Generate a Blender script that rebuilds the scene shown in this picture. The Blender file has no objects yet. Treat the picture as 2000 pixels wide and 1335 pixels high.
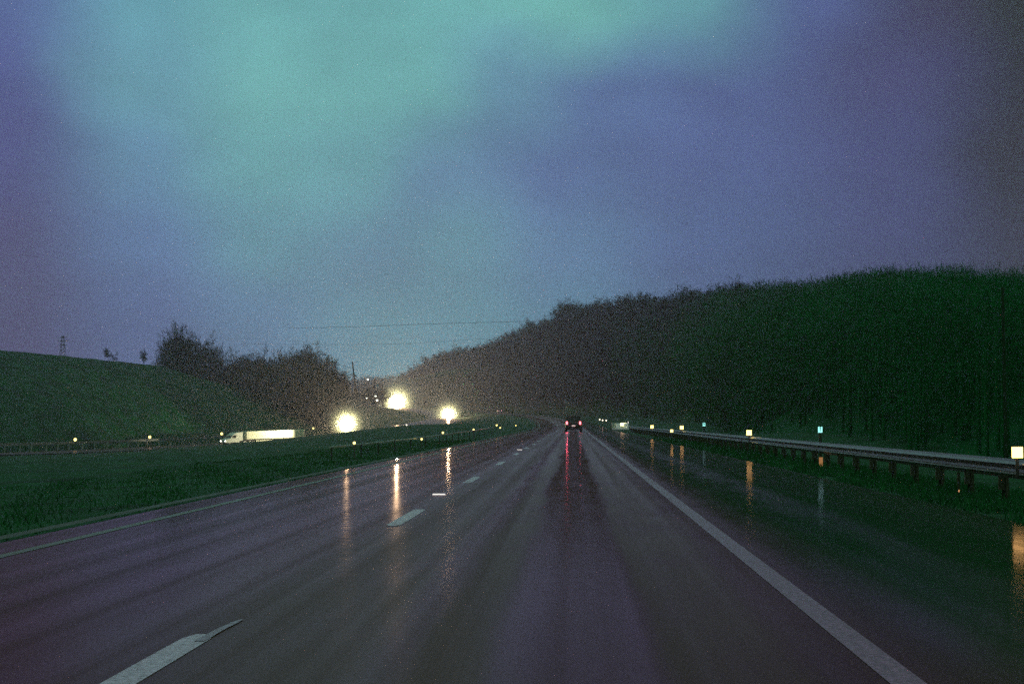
import bpy, math, random
import numpy as np
from mathutils import Vector, Matrix

random.seed(7)
rng = np.random.default_rng(7)
S = bpy.context.scene
C = S.collection

# ------------------------------------------------------------------ camera
CAM_H = 1.22
F_PX = 3000.0                      # focal length in pixels of the 2000 px wide photograph
cam_d = bpy.data.cameras.new('camera')
cam_d.sensor_width = 36.0
cam_d.lens = F_PX / 2000.0 * 36.0
cam_d.clip_start = 0.1
cam_d.clip_end = 6000.0
cam = bpy.data.objects.new('camera', cam_d)
C.objects.link(cam)
cam.location = (0, 0, CAM_H)
cam.rotation_euler = (math.radians(90) + math.atan(154.5 / F_PX), 0, math.atan(120 / F_PX))
S.camera = cam
_M = cam.rotation_euler.to_matrix()


def at(px, py, d):
    """point of the world seen at photo pixel (px, py) at distance Y = d."""
    v = _M @ Vector(((px - 1000) / F_PX, (667.5 - py) / F_PX, -1.0))
    v = v * (d / v.y)
    return Vector((v.x, v.y, v.z + CAM_H))


# ------------------------------------------------------------------ view
S.view_settings.view_transform = 'Standard'
S.view_settings.look = 'None'
S.view_settings.exposure = 0.0
S.view_settings.gamma = 1.0
S.cycles.use_denoising = False
S.cycles.use_adaptive_sampling = True
S.cycles.adaptive_threshold = 0.06
S.cycles.adaptive_min_samples = 24
S.cycles.max_bounces = 6
S.cycles.diffuse_bounces = 2
S.cycles.glossy_bounces = 3
S.cycles.transmission_bounces = 2
S.cycles.volume_bounces = 1
S.cycles.sample_clamp_indirect = 3.0
S.render.film_transparent = False

# ------------------------------------------------------------------ sky
def lin(c):
    return tuple(((x / 255) / 12.92) if x / 255 <= 0.04045 else (((x / 255) + 0.055) / 1.055) ** 2.4 for x in c)


SUN_EL, SUN_ROT = math.radians(2.0), math.radians(-12.0)
W = bpy.data.worlds.new('World')
S.world = W
W.use_nodes = True
nt = W.node_tree
nt.nodes.clear()
N = nt.nodes.new
L = nt.links.new


def math_node(op, a=None, b=None, clamp=False):
    n = N('ShaderNodeMath')
    n.operation = op
    n.use_clamp = clamp
    for i, v in enumerate((a, b)):
        if v is None:
            continue
        if isinstance(v, (int, float)):
            n.inputs[i].default_value = v
        else:
            L(v, n.inputs[i])
    return n.outputs[0]


tc = N('ShaderNodeTexCoord')
nz = N('ShaderNodeTexNoise')
nz.inputs['Scale'].default_value = 9.0
nz.inputs['Detail'].default_value = 4.0
nz.inputs['Roughness'].default_value = 0.5
mp = N('ShaderNodeMapping')
mp.inputs['Scale'].default_value = (1.0, 1.0, 1.6)
L(tc.outputs['Generated'], mp.inputs['Vector'])
L(mp.outputs[0], nz.inputs['Vector'])
sub = N('ShaderNodeVectorMath'); sub.operation = 'SUBTRACT'
L(nz.outputs['Color'], sub.inputs[0]); sub.inputs[1].default_value = (0.5, 0.5, 0.5)
scl = N('ShaderNodeVectorMath'); scl.operation = 'SCALE'
L(sub.outputs[0], scl.inputs[0]); scl.inputs['Scale'].default_value = 0.05
add = N('ShaderNodeVectorMath'); add.operation = 'ADD'
L(tc.outputs['Generated'], add.inputs[0]); L(scl.outputs[0], add.inputs[1])
sx = N('ShaderNodeSeparateXYZ'); L(add.outputs[0], sx.inputs[0])
az = math_node('ARCTAN2', sx.outputs[0], sx.outputs[1])        # 0 along the road, + to the right
el = math_node('ARCSINE', sx.outputs[2])
# azimuth -0.55..+0.45 -> 0..1
uu = math_node('ADD', math_node('MULTIPLY', az, 1.0 / 1.0), 0.5, True)


def azpos(px):                                                  # photo column -> ramp position
    return math.atan((px - 1120) / F_PX) + 0.5


SKY_ROWS = [  # (elevation rad, [(px, sRGB)...])
    (0.020, [(-300, (60, 54, 76)), (0, (84, 82, 136)), (250, (95, 123, 180)), (500, (100, 149, 191)), (750, (106, 176, 191)), (900, (104, 165, 191)), (1100, (100, 153, 191)), (1400, (91, 113, 163)), (1750, (79, 78, 120)), (2000, (53, 46, 57)), (2300, (32, 34, 34))]),
    (0.065, [(-300, (56, 50, 66)), (0, (80, 76, 128)), (250, (89, 117, 174)), (500, (98, 149, 187)), (750, (104, 172, 187)), (900, (103, 170, 185)), (1100, (100, 159, 187)), (1400, (89, 111, 161)), (1750, (78, 76, 124)), (2000, (55, 48, 63)), (2300, (32, 34, 34))]),
    (0.110, [(-300, (54, 50, 70)), (0, (76, 72, 124)), (250, (94, 132, 180)), (500, (102, 166, 180)), (750, (102, 156, 180)), (900, (104, 164, 180)), (1100, (98, 140, 180)), (1400, (83, 104, 156)), (1750, (74, 76, 126)), (2000, (57, 48, 66)), (2300, (32, 34, 34))]),
    (0.165, [(-300, (58, 56, 84)), (0, (76, 80, 138)), (250, (98, 148, 178)), (500, (106, 176, 178)), (700, (105, 172, 178)), (850, (96, 140, 170)), (1100, (85, 110, 160)), (1400, (81, 96, 150)), (1750, (72, 74, 124)), (2000, (48, 42, 53)), (2300, (32, 34, 34))]),
    (0.215, [(-300, (62, 60, 92)), (0, (78, 88, 146)), (250, (102, 162, 178)), (500, (110, 182, 178)), (800, (109, 181, 178)), (1000, (97, 146, 170)), (1200, (86, 110, 160)), (1450, (79, 93, 146)), (1750, (68, 66, 111)), (2000, (40, 37, 42)), (2300, (30, 34, 30))]),
    (0.270, [(-300, (62, 60, 92)), (0, (84, 104, 158)), (250, (100, 164, 178)), (500, (106, 176, 176)), (800, (107, 178, 176)), (1100, (112, 185, 178)), (1350, (96, 156, 164)), (1600, (78, 91, 143)), (1800, (57, 52, 79)), (2000, (37, 39, 35)), (2300, (28, 34, 28))]),
]
prev = None
for i, (e, stops) in enumerate(SKY_ROWS):
    r = N('ShaderNodeValToRGB')
    r.color_ramp.interpolation = 'B_SPLINE' if False else 'EASE'
    els = r.color_ramp.elements
    while len(els) < len(stops):
        els.new(0.5)
    for k, (px, col) in enumerate(stops):
        els[k].position = azpos(px)
    for k, (px, col) in enumerate(stops):
        els[k].color = (*lin(col), 1)
    L(uu, r.inputs[0])
    if prev is None:
        prev = r.outputs[0]
    else:
        mr = N('ShaderNodeMapRange'); mr.interpolation_type = 'SMOOTHSTEP'
        mr.inputs['From Min'].default_value = SKY_ROWS[i - 1][0]
        mr.inputs['From Max'].default_value = e
        L(el, mr.inputs['Value'])
        mx = N('ShaderNodeMixRGB'); L(mr.outputs[0], mx.inputs[0]); L(prev, mx.inputs[1]); L(r.outputs[0], mx.inputs[2])
        prev = mx.outputs[0]
# green added overhead, out of view, to tint the diffuse light
mr = N('ShaderNodeMapRange'); mr.interpolation_type = 'SMOOTHSTEP'
mr.inputs['From Min'].default_value = 0.34
mr.inputs['From Max'].default_value = 0.75
L(el, mr.inputs['Value'])
mx = N('ShaderNodeMixRGB'); L(mr.outputs[0], mx.inputs[0]); L(prev, mx.inputs[1])
mx.inputs[2].default_value = (0.21, 0.40, 0.27, 1)
prev = mx.outputs[0]
# behind the camera: unseen dim green, added for the same tint
mrb = N('ShaderNodeMapRange'); mrb.interpolation_type = 'SMOOTHSTEP'
mrb.inputs['From Min'].default_value = 0.7
mrb.inputs['From Max'].default_value = 1.5
L(math_node('ABSOLUTE', az), mrb.inputs['Value'])
mx = N('ShaderNodeMixRGB'); L(mrb.outputs[0], mx.inputs[0]); L(prev, mx.inputs[1])
mx.inputs[2].default_value = (0.12, 0.24, 0.16, 1)
prev = mx.outputs[0]
# soft mottling of the cloud
n2 = N('ShaderNodeTexNoise'); n2.inputs['Scale'].default_value = 14; n2.inputs['Detail'].default_value = 5
L(mp.outputs[0], n2.inputs['Vector'])
m2 = N('ShaderNodeMapRange'); L(n2.outputs['Fac'], m2.inputs['Value'])
m2.inputs['From Min'].default_value = 0.3; m2.inputs['From Max'].default_value = 0.7
m2.inputs['To Min'].default_value = 0.90; m2.inputs['To Max'].default_value = 1.10
mul = N('ShaderNodeVectorMath'); mul.operation = 'SCALE'
L(prev, mul.inputs[0]); L(m2.outputs[0], mul.inputs['Scale'])
sky = N('ShaderNodeTexSky'); sky.sky_type = 'NISHITA'; sky.sun_disc = False
sky.sun_elevation = SUN_EL; sky.sun_rotation = SUN_ROT
bg1 = N('ShaderNodeBackground'); L(mul.outputs[0], bg1.inputs[0]); bg1.inputs[1].default_value = 1.1
bg2 = N('ShaderNodeBackground'); L(sky.outputs[0], bg2.inputs[0]); bg2.inputs[1].default_value = 0.0015
ads = N('ShaderNodeAddShader'); L(bg1.outputs[0], ads.inputs[0]); L(bg2.outputs[0], ads.inputs[1])
wo = N('ShaderNodeOutputWorld'); L(ads.outputs[0], wo.inputs[0])

sun_d = bpy.data.lights.new('sun', 'SUN')
sun_d.energy = 0.02; sun_d.angle = math.radians(40); sun_d.color = (1, 0.9, 0.8)
sun = bpy.data.objects.new('sun', sun_d); C.objects.link(sun)
sun.rotation_euler = (math.radians(90) - math.radians(12), 0, math.radians(192))

# ------------------------------------------------------------------ materials
def mat(name, col, rough=0.6, metal=0.0, emis=None, estr=0.0, spec=None, noise=None, ior=None):
    m = bpy.data.materials.new(name); m.use_nodes = True
    b = m.node_tree.nodes['Principled BSDF']
    b.inputs['Base Color'].default_value = (*col, 1)
    b.inputs['Roughness'].default_value = rough
    b.inputs['Metallic'].default_value = metal
    if spec is not None: b.inputs['Specular IOR Level'].default_value = spec
    if ior: b.inputs['IOR'].default_value = ior
    if emis is not None:
        b.inputs['Emission Color'].default_value = (*emis, 1)
        b.inputs['Emission Strength'].default_value = estr
    if noise:
        sc, lo, hi = noise
        t = m.node_tree
        tcn = t.nodes.new('ShaderNodeTexCoord')
        n = t.nodes.new('ShaderNodeTexNoise'); n.inputs['Scale'].default_value = sc; n.inputs['Detail'].default_value = 5
        t.links.new(tcn.outputs['Object'], n.inputs['Vector'])
        r = t.nodes.new('ShaderNodeValToRGB')
        r.color_ramp.elements[0].position = 0.3; r.color_ramp.elements[1].position = 0.7
        r.color_ramp.elements[0].color = (*[c * lo for c in col], 1)
        r.color_ramp.elements[1].color = (*[c * hi for c in col], 1)
        t.links.new(n.outputs['Fac'], r.inputs[0]); t.links.new(r.outputs[0], b.inputs['Base Color'])
    return m


M_grass = mat('wet_grass', (0.005, 0.062, 0.018), 0.85, spec=0.15, noise=(0.35, 0.5, 1.5))
M_blade = mat('grass_blades', (0.014, 0.12, 0.032), 0.8, spec=0.2, noise=(0.8, 0.6, 1.4))
M_hill = mat('hill_soil', (0.008, 0.09, 0.030), 0.95, spec=0.05, noise=(0.08, 0.5, 1.5))
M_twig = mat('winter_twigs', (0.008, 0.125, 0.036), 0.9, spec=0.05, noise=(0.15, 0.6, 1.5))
M_twig_far = mat('far_winter_twigs', (0.075, 0.045, 0.06), 0.9, spec=0.05, noise=(0.05, 0.7, 1.3))  # bare-twig brown, with the purple of distance haze put into the colour
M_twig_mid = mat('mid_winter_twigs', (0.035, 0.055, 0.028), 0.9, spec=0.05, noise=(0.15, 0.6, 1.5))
M_bark = mat('bark', (0.025, 0.05, 0.025), 0.9, spec=0.1, noise=(3, 0.6, 1.4))
M_steel = mat('galvanised_steel', (0.17, 0.12, 0.13), 0.42, 0.6, noise=(6, 0.75, 1.15))
M_rust = mat('rusted_steel', (0.05, 0.045, 0.022), 0.6, 0.2, noise=(9, 0.5, 1.5))
M_wood = mat('creosoted_wood', (0.04, 0.035, 0.03), 0.9, noise=(4, 0.6, 1.3))
M_wire = mat('cable', (0.02, 0.02, 0.025), 0.7)
M_amber = mat('amber_reflector', (0.8, 0.5, 0.1), 0.3, emis=(1.0, 0.77, 0.23), estr=3.6)  # no lamp: emission stands in for headlights thrown back
M_amber_far = mat('pale_reflector', (0.8, 0.7, 0.5), 0.3, emis=(1.0, 0.85, 0.65), estr=3.0)  # glow put in place of retroreflected headlights
M_sign = mat('sign_sheeting', (0.3, 0.7, 0.65), 0.4, emis=(0.32, 0.85, 0.80), estr=1.5)  # sheeting emits in place of the headlight beam it would return
M_digit = mat('sign_lettering', (0.02, 0.12, 0.10), 0.5)
M_yellow = mat('yellow_sheeting', (0.75, 0.65, 0.2), 0.4, emis=(1.0, 0.95, 0.50), estr=2.6)  # emission imitates headlights returned by the sheeting
M_carpaint = mat('dark_red_paint', (0.02, 0.006, 0.007), 0.25, 0.3)
M_carpaint2 = mat('grey_paint', (0.12, 0.12, 0.13), 0.25, 0.3)
M_glass = mat('dark_glass', (0.01, 0.012, 0.014), 0.05)
M_tyre = mat('tyre_rubber', (0.015, 0.015, 0.015), 0.8)
M_rim = mat('alloy_rim', (0.35, 0.35, 0.36), 0.35, 0.9)
M_tail = mat('tail_lamp', (0.6, 0.02, 0.05), 0.3, emis=(1.0, 0.17, 0.20), estr=4.5)
M_tail_far = mat('tail_lamp_far', (0.6, 0.02, 0.05), 0.3, emis=(1.0, 0.42, 0.50), estr=2.6)
M_plate = mat('number_plate', (0.7, 0.6, 0.6), 0.5, emis=(1.0, 0.65, 0.65), estr=0.6)  # plate glow stands in for light from its plate lamp
M_head = mat('headlamp', (0.9, 0.9, 0.85), 0.2, emis=(1.0, 0.90, 0.62), estr=12.0)
M_white = mat('white_trailer_panel', (0.80, 0.78, 0.62), 0.35, noise=(0.6, 0.9, 1.05))
M_cabw = mat('white_cab_paint', (0.82, 0.82, 0.78), 0.3)
M_black = mat('black_plastic', (0.02, 0.02, 0.02), 0.6)
M_lampglow = mat('street_lamp_glass', (0.9, 0.9, 0.8), 0.3, emis=(0.95, 0.95, 0.75), estr=5.0)
M_marker = mat('white_road_marker', (0.85, 0.8, 0.8), 0.3, emis=(1.0, 0.85, 0.85), estr=0.9)  # marker emits in place of headlights sent back
M_lit = mat('side_marker_lamp', (0.9, 0.7, 0.5), 0.3, emis=(1.0, 0.75, 0.6), estr=1.0)


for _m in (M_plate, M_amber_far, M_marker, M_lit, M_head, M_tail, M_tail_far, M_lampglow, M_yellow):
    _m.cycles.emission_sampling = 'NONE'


# ------------------------------------------------------------------ mesh builder
class MB:
    def __init__(s):
        s.v, s.f = [], []

    def add(s, vs, fs):
        o = len(s.v)
        s.v += [tuple(v) for v in vs]
        s.f += [tuple(i + o for i in f) for f in fs]
        return s

    def box(s, c, d, M=None, bev=0.0):
        x, y, z = d[0] / 2, d[1] / 2, d[2] / 2
        if bev > 0:
            bev = min(bev, x * .9, y * .9, z * .9)
            pts = []
            # chamfered box: octagonal vertical profile, inset top and bottom
            def ring(a, b, zz):
                q = bev
                return [(-a + q, -b, zz), (a - q, -b, zz), (a, -b + q, zz), (a, b - q, zz), (a - q, b, zz), (-a + q, b, zz), (-a, b - q, zz), (-a, -b + q, zz)]
            rings = [ring(x - bev, y - bev, -z), ring(x, y, -z + bev), ring(x, y, z - bev), ring(x - bev, y - bev, z)]
            vs = [p for r in rings for p in r]
            fs = [tuple(range(7, -1, -1)), tuple(range(24, 32))]
            for k in range(3):
                for i in range(8):
                    j = (i + 1) % 8
                    fs.append((k * 8 + i, k * 8 + j, k * 8 + 8 + j, k * 8 + 8 + i))
        else:
            vs = [(i * x, j * y, k * z) for k in (-1, 1) for j in (-1, 1) for i in (-1, 1)]
            fs = [(0, 2, 3, 1), (4, 5, 7, 6), (0, 1, 5, 4), (2, 6, 7, 3), (0, 4, 6, 2), (1, 3, 7, 5)]
        out = []
        for p in vs:
            p = Vector(p)
            if M is not None: p = M @ p
            out.append(p + Vector(c))
        return s.add(out, fs)

    def ball(s, r, nu=20, nv=12):
        vs = [(0, 0, -r)]
        for i in range(1, nv):
            a_ = -math.pi / 2 + math.pi * i / nv
            for k in range(nu):
                q = 2 * math.pi * k / nu
                vs.append((r * math.cos(a_) * math.cos(q), r * math.cos(a_) * math.sin(q), r * math.sin(a_)))
        vs.append((0, 0, r)); fs = []
        for k in range(nu):
            j = (k + 1) % nu
            fs.append((0, 1 + j, 1 + k)); fs.append((len(vs) - 1, len(vs) - 1 - nu + k, len(vs) - 1 - nu + j))
            for i in range(nv - 2):
                fs.append((1 + i * nu + k, 1 + i * nu + j, 1 + (i + 1) * nu + j, 1 + (i + 1) * nu + k))
        return s.add(vs, fs)

    def tube(s, pts, rad, n=8, cap=True):
        pts = [Vector(p) for p in pts]
        if not hasattr(rad, '__len__'): rad = [rad] * len(pts)
        vs, fs = [], []
        up0 = None
        for i, p in enumerate(pts):
            t = (pts[min(i + 1, len(pts) - 1)] - pts[max(i - 1, 0)]).normalized()
            a = Vector((0, 0, 1)) if abs(t.z) < 0.9 else Vector((1, 0, 0))
            u = t.cross(a).normalized(); w = t.cross(u)
            for k in range(n):
                q = 2 * math.pi * k / n
                vs.append(p + (u * math.cos(q) + w * math.sin(q)) * rad[i])
        for i in range(len(pts) - 1):
            for k in range(n):
                j = (k + 1) % n
                fs.append((i * n + k, i * n + j, (i + 1) * n + j, (i + 1) * n + k))
        if cap:
            fs.append(tuple(range(n - 1, -1, -1))); fs.append(tuple(range((len(pts) - 1) * n, len(pts) * n)))
        return s.add(vs, fs)

    def sweep(s, prof, path, closed=False):
        """prof: [(offset right, up)], path: points; section perpendicular in plan."""
        path = [Vector(p) for p in path]
        vs, fs = [], []
        n = len(prof)
        for i, p in enumerate(path):
            t = path[min(i + 1, len(path) - 1)] - path[max(i - 1, 0)]
            t.z = 0; t.normalize()
            r = Vector((t.y, -t.x, 0))
            for a, b in prof:
                vs.append(p + r * a + Vector((0, 0, b)))
        for i in range(len(path) - 1):
            for k in range(n if closed else n - 1):
                j = (k + 1) % n
                fs.append((i * n + k, i * n + j, (i + 1) * n + j, (i + 1) * n + k))
        if closed:
            fs.append(tuple(range(n))); fs.append(tuple(range(len(path) * n - 1, (len(path) - 1) * n - 1, -1)))
        return s.add(vs, fs)

    def prism(s, prof, y0, y1, M=None):
        """closed outline in (a, z) extruded along the third axis; M maps (a, e, z)."""
        n = len(prof)
        vs = [Vector((a, y0, z)) for a, z in prof] + [Vector((a, y1, z)) for a, z in prof]
        if M is not None: vs = [M @ v for v in vs]
        fs = [tuple(range(n)), tuple(range(2 * n - 1, n - 1, -1))]
        for k in range(n):
            j = (k + 1) % n
            fs.append((k, n + k, n + j, j))
        return s.add(vs, fs)

    def build(s, name, m, parent=None, smooth=False):
        me = bpy.data.meshes.new(name)
        me.from_pydata(s.v, [], s.f)
        me.validate()
        me.materials.append(m)
        if smooth:
            me.polygons.foreach_set('use_smooth', [True] * len(me.polygons))
        o = bpy.data.objects.new(name, me)
        C.objects.link(o)
        if parent is not None: o.parent = parent
        return o


def np_mesh(name, verts, faces, m, parent=None, smooth=False):
    """verts (n,3), faces (m,k) arrays"""
    me = bpy.data.meshes.new(name)
    nf, k = faces.shape
    me.vertices.add(len(verts)); me.vertices.foreach_set('co', verts.astype(np.float32).ravel())
    me.loops.add(nf * k); me.loops.foreach_set('vertex_index', faces.astype(np.int32).ravel())
    me.polygons.add(nf); me.polygons.foreach_set('loop_start', np.arange(0, nf * k, k, dtype=np.int32))
    me.polygons.foreach_set('loop_total', np.full(nf, k, dtype=np.int32))
    if smooth: me.polygons.foreach_set('use_smooth', np.ones(nf, dtype=bool))
    me.update(calc_edges=True)
    me.materials.append(m)
    o = bpy.data.objects.new(name, me); C.objects.link(o)
    if parent is not None: o.parent = parent
    return o


def tag(o, label=None, cat=None, group=None, kind=None):
    if label: o['label'] = label
    if cat: o['category'] = cat
    if group: o['group'] = group
    if kind: o['kind'] = kind
    return o


def empty(name, loc=(0, 0, 0), rz=0.0):
    o = bpy.data.objects.new(name, None); C.objects.link(o)
    o.location = loc; o.rotation_euler = (0, 0, rz)
    o.empty_display_size = 0.2
    return o


def copy_tree(o, parent=None):
    kids = list(o.children)
    c = o.copy(); C.objects.link(c); c.parent = parent
    for ch in kids: copy_tree(ch, c)
    return c


# ------------------------------------------------------------------ road geometry
RY = np.array([-60, 0, 160, 240, 300, 350, 450, 600, 700, 800, 900, 1000, 1150, 1400.])
RX = np.array([0, 0, 0, -0.3, -1.6, -3.6, -11, -29, -43, -60, -80, -104, -150, -240.])
RZ = np.array([0, 0, 0, 0.15, 0.8, 1.5, 2.7, 4.5, 6.3, 8.2, 10.4, 12.8, 16.0, 20.])


def smooth_interp(x, xs, ys):
    # Catmull-Rom style (PCHIP-like) cubic interpolation
    x = np.asarray(x, float)
    h = np.diff(xs); dl = np.diff(ys) / h
    m = np.zeros(len(xs)); m[0] = dl[0]; m[-1] = dl[-1]
    for i in range(1, len(xs) - 1):
        m[i] = 0 if dl[i - 1] * dl[i] <= 0 else (h[i] * dl[i - 1] + h[i - 1] * dl[i]) / (h[i] + h[i - 1])
    k = np.clip(np.searchsorted(xs, x) - 1, 0, len(xs) - 2)
    t = np.clip((x - xs[k]) / h[k], 0, 1)
    h00 = 2 * t**3 - 3 * t**2 + 1; h10 = t**3 - 2 * t**2 + t; h01 = -2 * t**3 + 3 * t**2; h11 = t**3 - t**2
    return h00 * ys[k] + h10 * h[k] * m[k] + h01 * ys[k + 1] + h11 * h[k] * m[k + 1]


def rx(y): return smooth_interp(y, RY, RX)
def rz(y): return smooth_interp(y, RY, RZ)


# the opposing carriageway, far lower on the left, then climbing beside ours
OPP_C = [(-330, 893, 215), (-120, 889, 232), (0, 886, 248), (110, 882.5, 272), (210, 878.5, 296), (330, 872.5, 318), (420, 867.5, 331), (510, 862, 339), (600, 857, 348), (665, 850, 366), (720, 844, 392), (790, 835, 440), (840, 826, 500), (872, 816, 600), (850, 806, 690), (790, 797, 790), (700, 788, 900), (600, 780, 1020)]
opp = [at(*c) for c in OPP_C]


def catmull(P, per=6):
    out = []
    P = [Vector(p) for p in P]
    for i in range(len(P) - 1):
        p0, p1, p2, p3 = P[max(i - 1, 0)], P[i], P[i + 1], P[min(i + 2, len(P) - 1)]
        for k in range(per):
            t = k / per
            out.append(0.5 * ((2 * p1) + (p2 - p0) * t + (2 * p0 - 5 * p1 + 4 * p2 - p3) * t * t + (3 * p1 - p0 - 3 * p2 + p3) * t**3))
    out.append(P[-1])
    return out


opp_path = catmull(opp, 6)
OPP = np.array([tuple(p) for p in opp_path])

# control heights of the open ground
GC = [(-14, 20, -.35), (-14, 60, -.5), (-12, 110, -.35), (-14, 170, -.1), (-25, 30, -.8), (-40, 60, -1.5), (-60, 120, -3.0), (-40, 130, -1.9), (-85, 180, -4.3), (-47, 200, -2.5), (-60, 190, -3.3), (-72, 196, -3.9), (-100, 100, -3.4), (-100, 10, -3), (-60, 20, -2.4),
      (-22, 200, .55), (-24, 240, .75), (-30, 270, .5), (-35, 200, -1.2), (-38, 240, -1.3), (-50, 240, -3.0), (-29, 200, -.3), (-17, 230, .7), (-14, 280, .9), (-18, 330, 1.6), (-25, 400, 1.6), (-30, 480, 2.2), (-36, 560, 2.9),
      (-60, 420, -1.2), (-75, 450, 0.5), (-80, 550, 3), (-90, 700, 8), (-150, 900, 12), (-130, 400, 2), (-110, 350, -3.0), (-100, 300, -3.8), (-130, 250, -3.8), (-200, 300, 0), (-250, 600, 20), (-300, 100, 0),
      (20, 20, -.9), (14, 60, -.8), (14, 150, -.5), (14, 250, .2), (10, 350, 1.3), (0, 470, 3), (-14, 620, 5), (-40, 800, 9), (-80, 1000, 14), (40, 60, 3), (60, -40, 0), (-60, -60, -1), (200, 300, 10), (200, 800, 20), (-150, 1400, 20), (-400, 1200, 30), (300, 1500, 20)]
GCa = np.array(GC, float)
OPs = OPP[::4]
CTRL = np.vstack([GCa, OPs - [0, 0, 0.15]])

_n = len(CTRL)
_A = np.zeros((_n + 3, _n + 3))
_A[:_n, :_n] = np.sqrt((CTRL[:, None, 0] - CTRL[None, :, 0])**2 + (CTRL[:, None, 1] - CTRL[None, :, 1])**2)
_A[:_n, _n] = _A[_n, :_n] = 1
_A[:_n, _n + 1] = _A[_n + 1, :_n] = CTRL[:, 0]
_A[:_n, _n + 2] = _A[_n + 2, :_n] = CTRL[:, 1]
_tps = np.linalg.solve(_A, np.concatenate([CTRL[:, 2], [0, 0, 0]]))


def ground_z(X, Y):
    X = np.asarray(X, float); Y = np.asarray(Y, float)
    shp = X.shape; X = X.ravel(); Y = Y.ravel()
    z = _tps[-3] + _tps[-2] * X + _tps[-1] * Y
    for (cx, cy, cz), w in zip(CTRL, _tps):
        z += w * np.sqrt((X - cx)**2 + (Y - cy)**2)
    # opposing carriageway bench
    d2 = np.full(X.shape, 1e9); oz = np.zeros_like(X)
    for p in OPP:
        dd = (X - p[0])**2 + (Y - p[1])**2
        mk = dd < d2; d2[mk] = dd[mk]; oz[mk] = p[2]
    t = np.clip((np.sqrt(d2) - 9) / 14, 0, 1); t = t * t * (3 - 2 * t)
    z = (oz - 0.12) * (1 - t) + z * t
    lat = X - rx(Y)
    zr = rz(Y)
    a = np.abs(lat)
    t = np.clip((a - 6.6) / np.where(lat > 0, 7.0, 12.0), 0, 1); t = t * t * (3 - 2 * t)
    edge = zr - 0.05 - np.clip(a - 6.0, 0, 3) * 0.05
    z = edge * (1 - t) + z * t
    return z.reshape(shp)


# ground sheet
xs = np.unique(np.concatenate([np.linspace(-900, -140, 20), np.linspace(-140, -40, 41), np.linspace(-40, -8, 41), np.linspace(-8, 8, 21), np.linspace(8, 40, 33), np.linspace(40, 140, 21), np.linspace(140, 900, 16)]))
ys = np.unique(np.concatenate([np.linspace(-160, 0, 9), np.linspace(0, 60, 61), np.linspace(60, 340, 113), np.linspace(340, 700, 73), np.linspace(700, 1100, 33), np.linspace(1100, 2100, 12)]))
GX, GY = np.meshgrid(xs, ys)
GZ = ground_z(GX, GY)
a = np.abs(GX - rx(GY))
GZ += np.where(a > 7, rng.normal(0, 0.035, GX.shape) * np.clip((a - 7) / 10, 0, 1), 0)
nx, ny = len(xs), len(ys)
idx = np.arange(nx * ny).reshape(ny, nx)
fc = np.stack([idx[:-1, :-1], idx[:-1, 1:], idx[1:, 1:], idx[1:, :-1]], -1).reshape(-1, 4)
g = np_mesh('ground', np.stack([GX, GY, GZ], -1).reshape(-1, 3), fc, M_grass, smooth=True)
tag(g, 'dark wet grass verge and median falling away on both sides of the road', 'ground', kind='structure')


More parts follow.
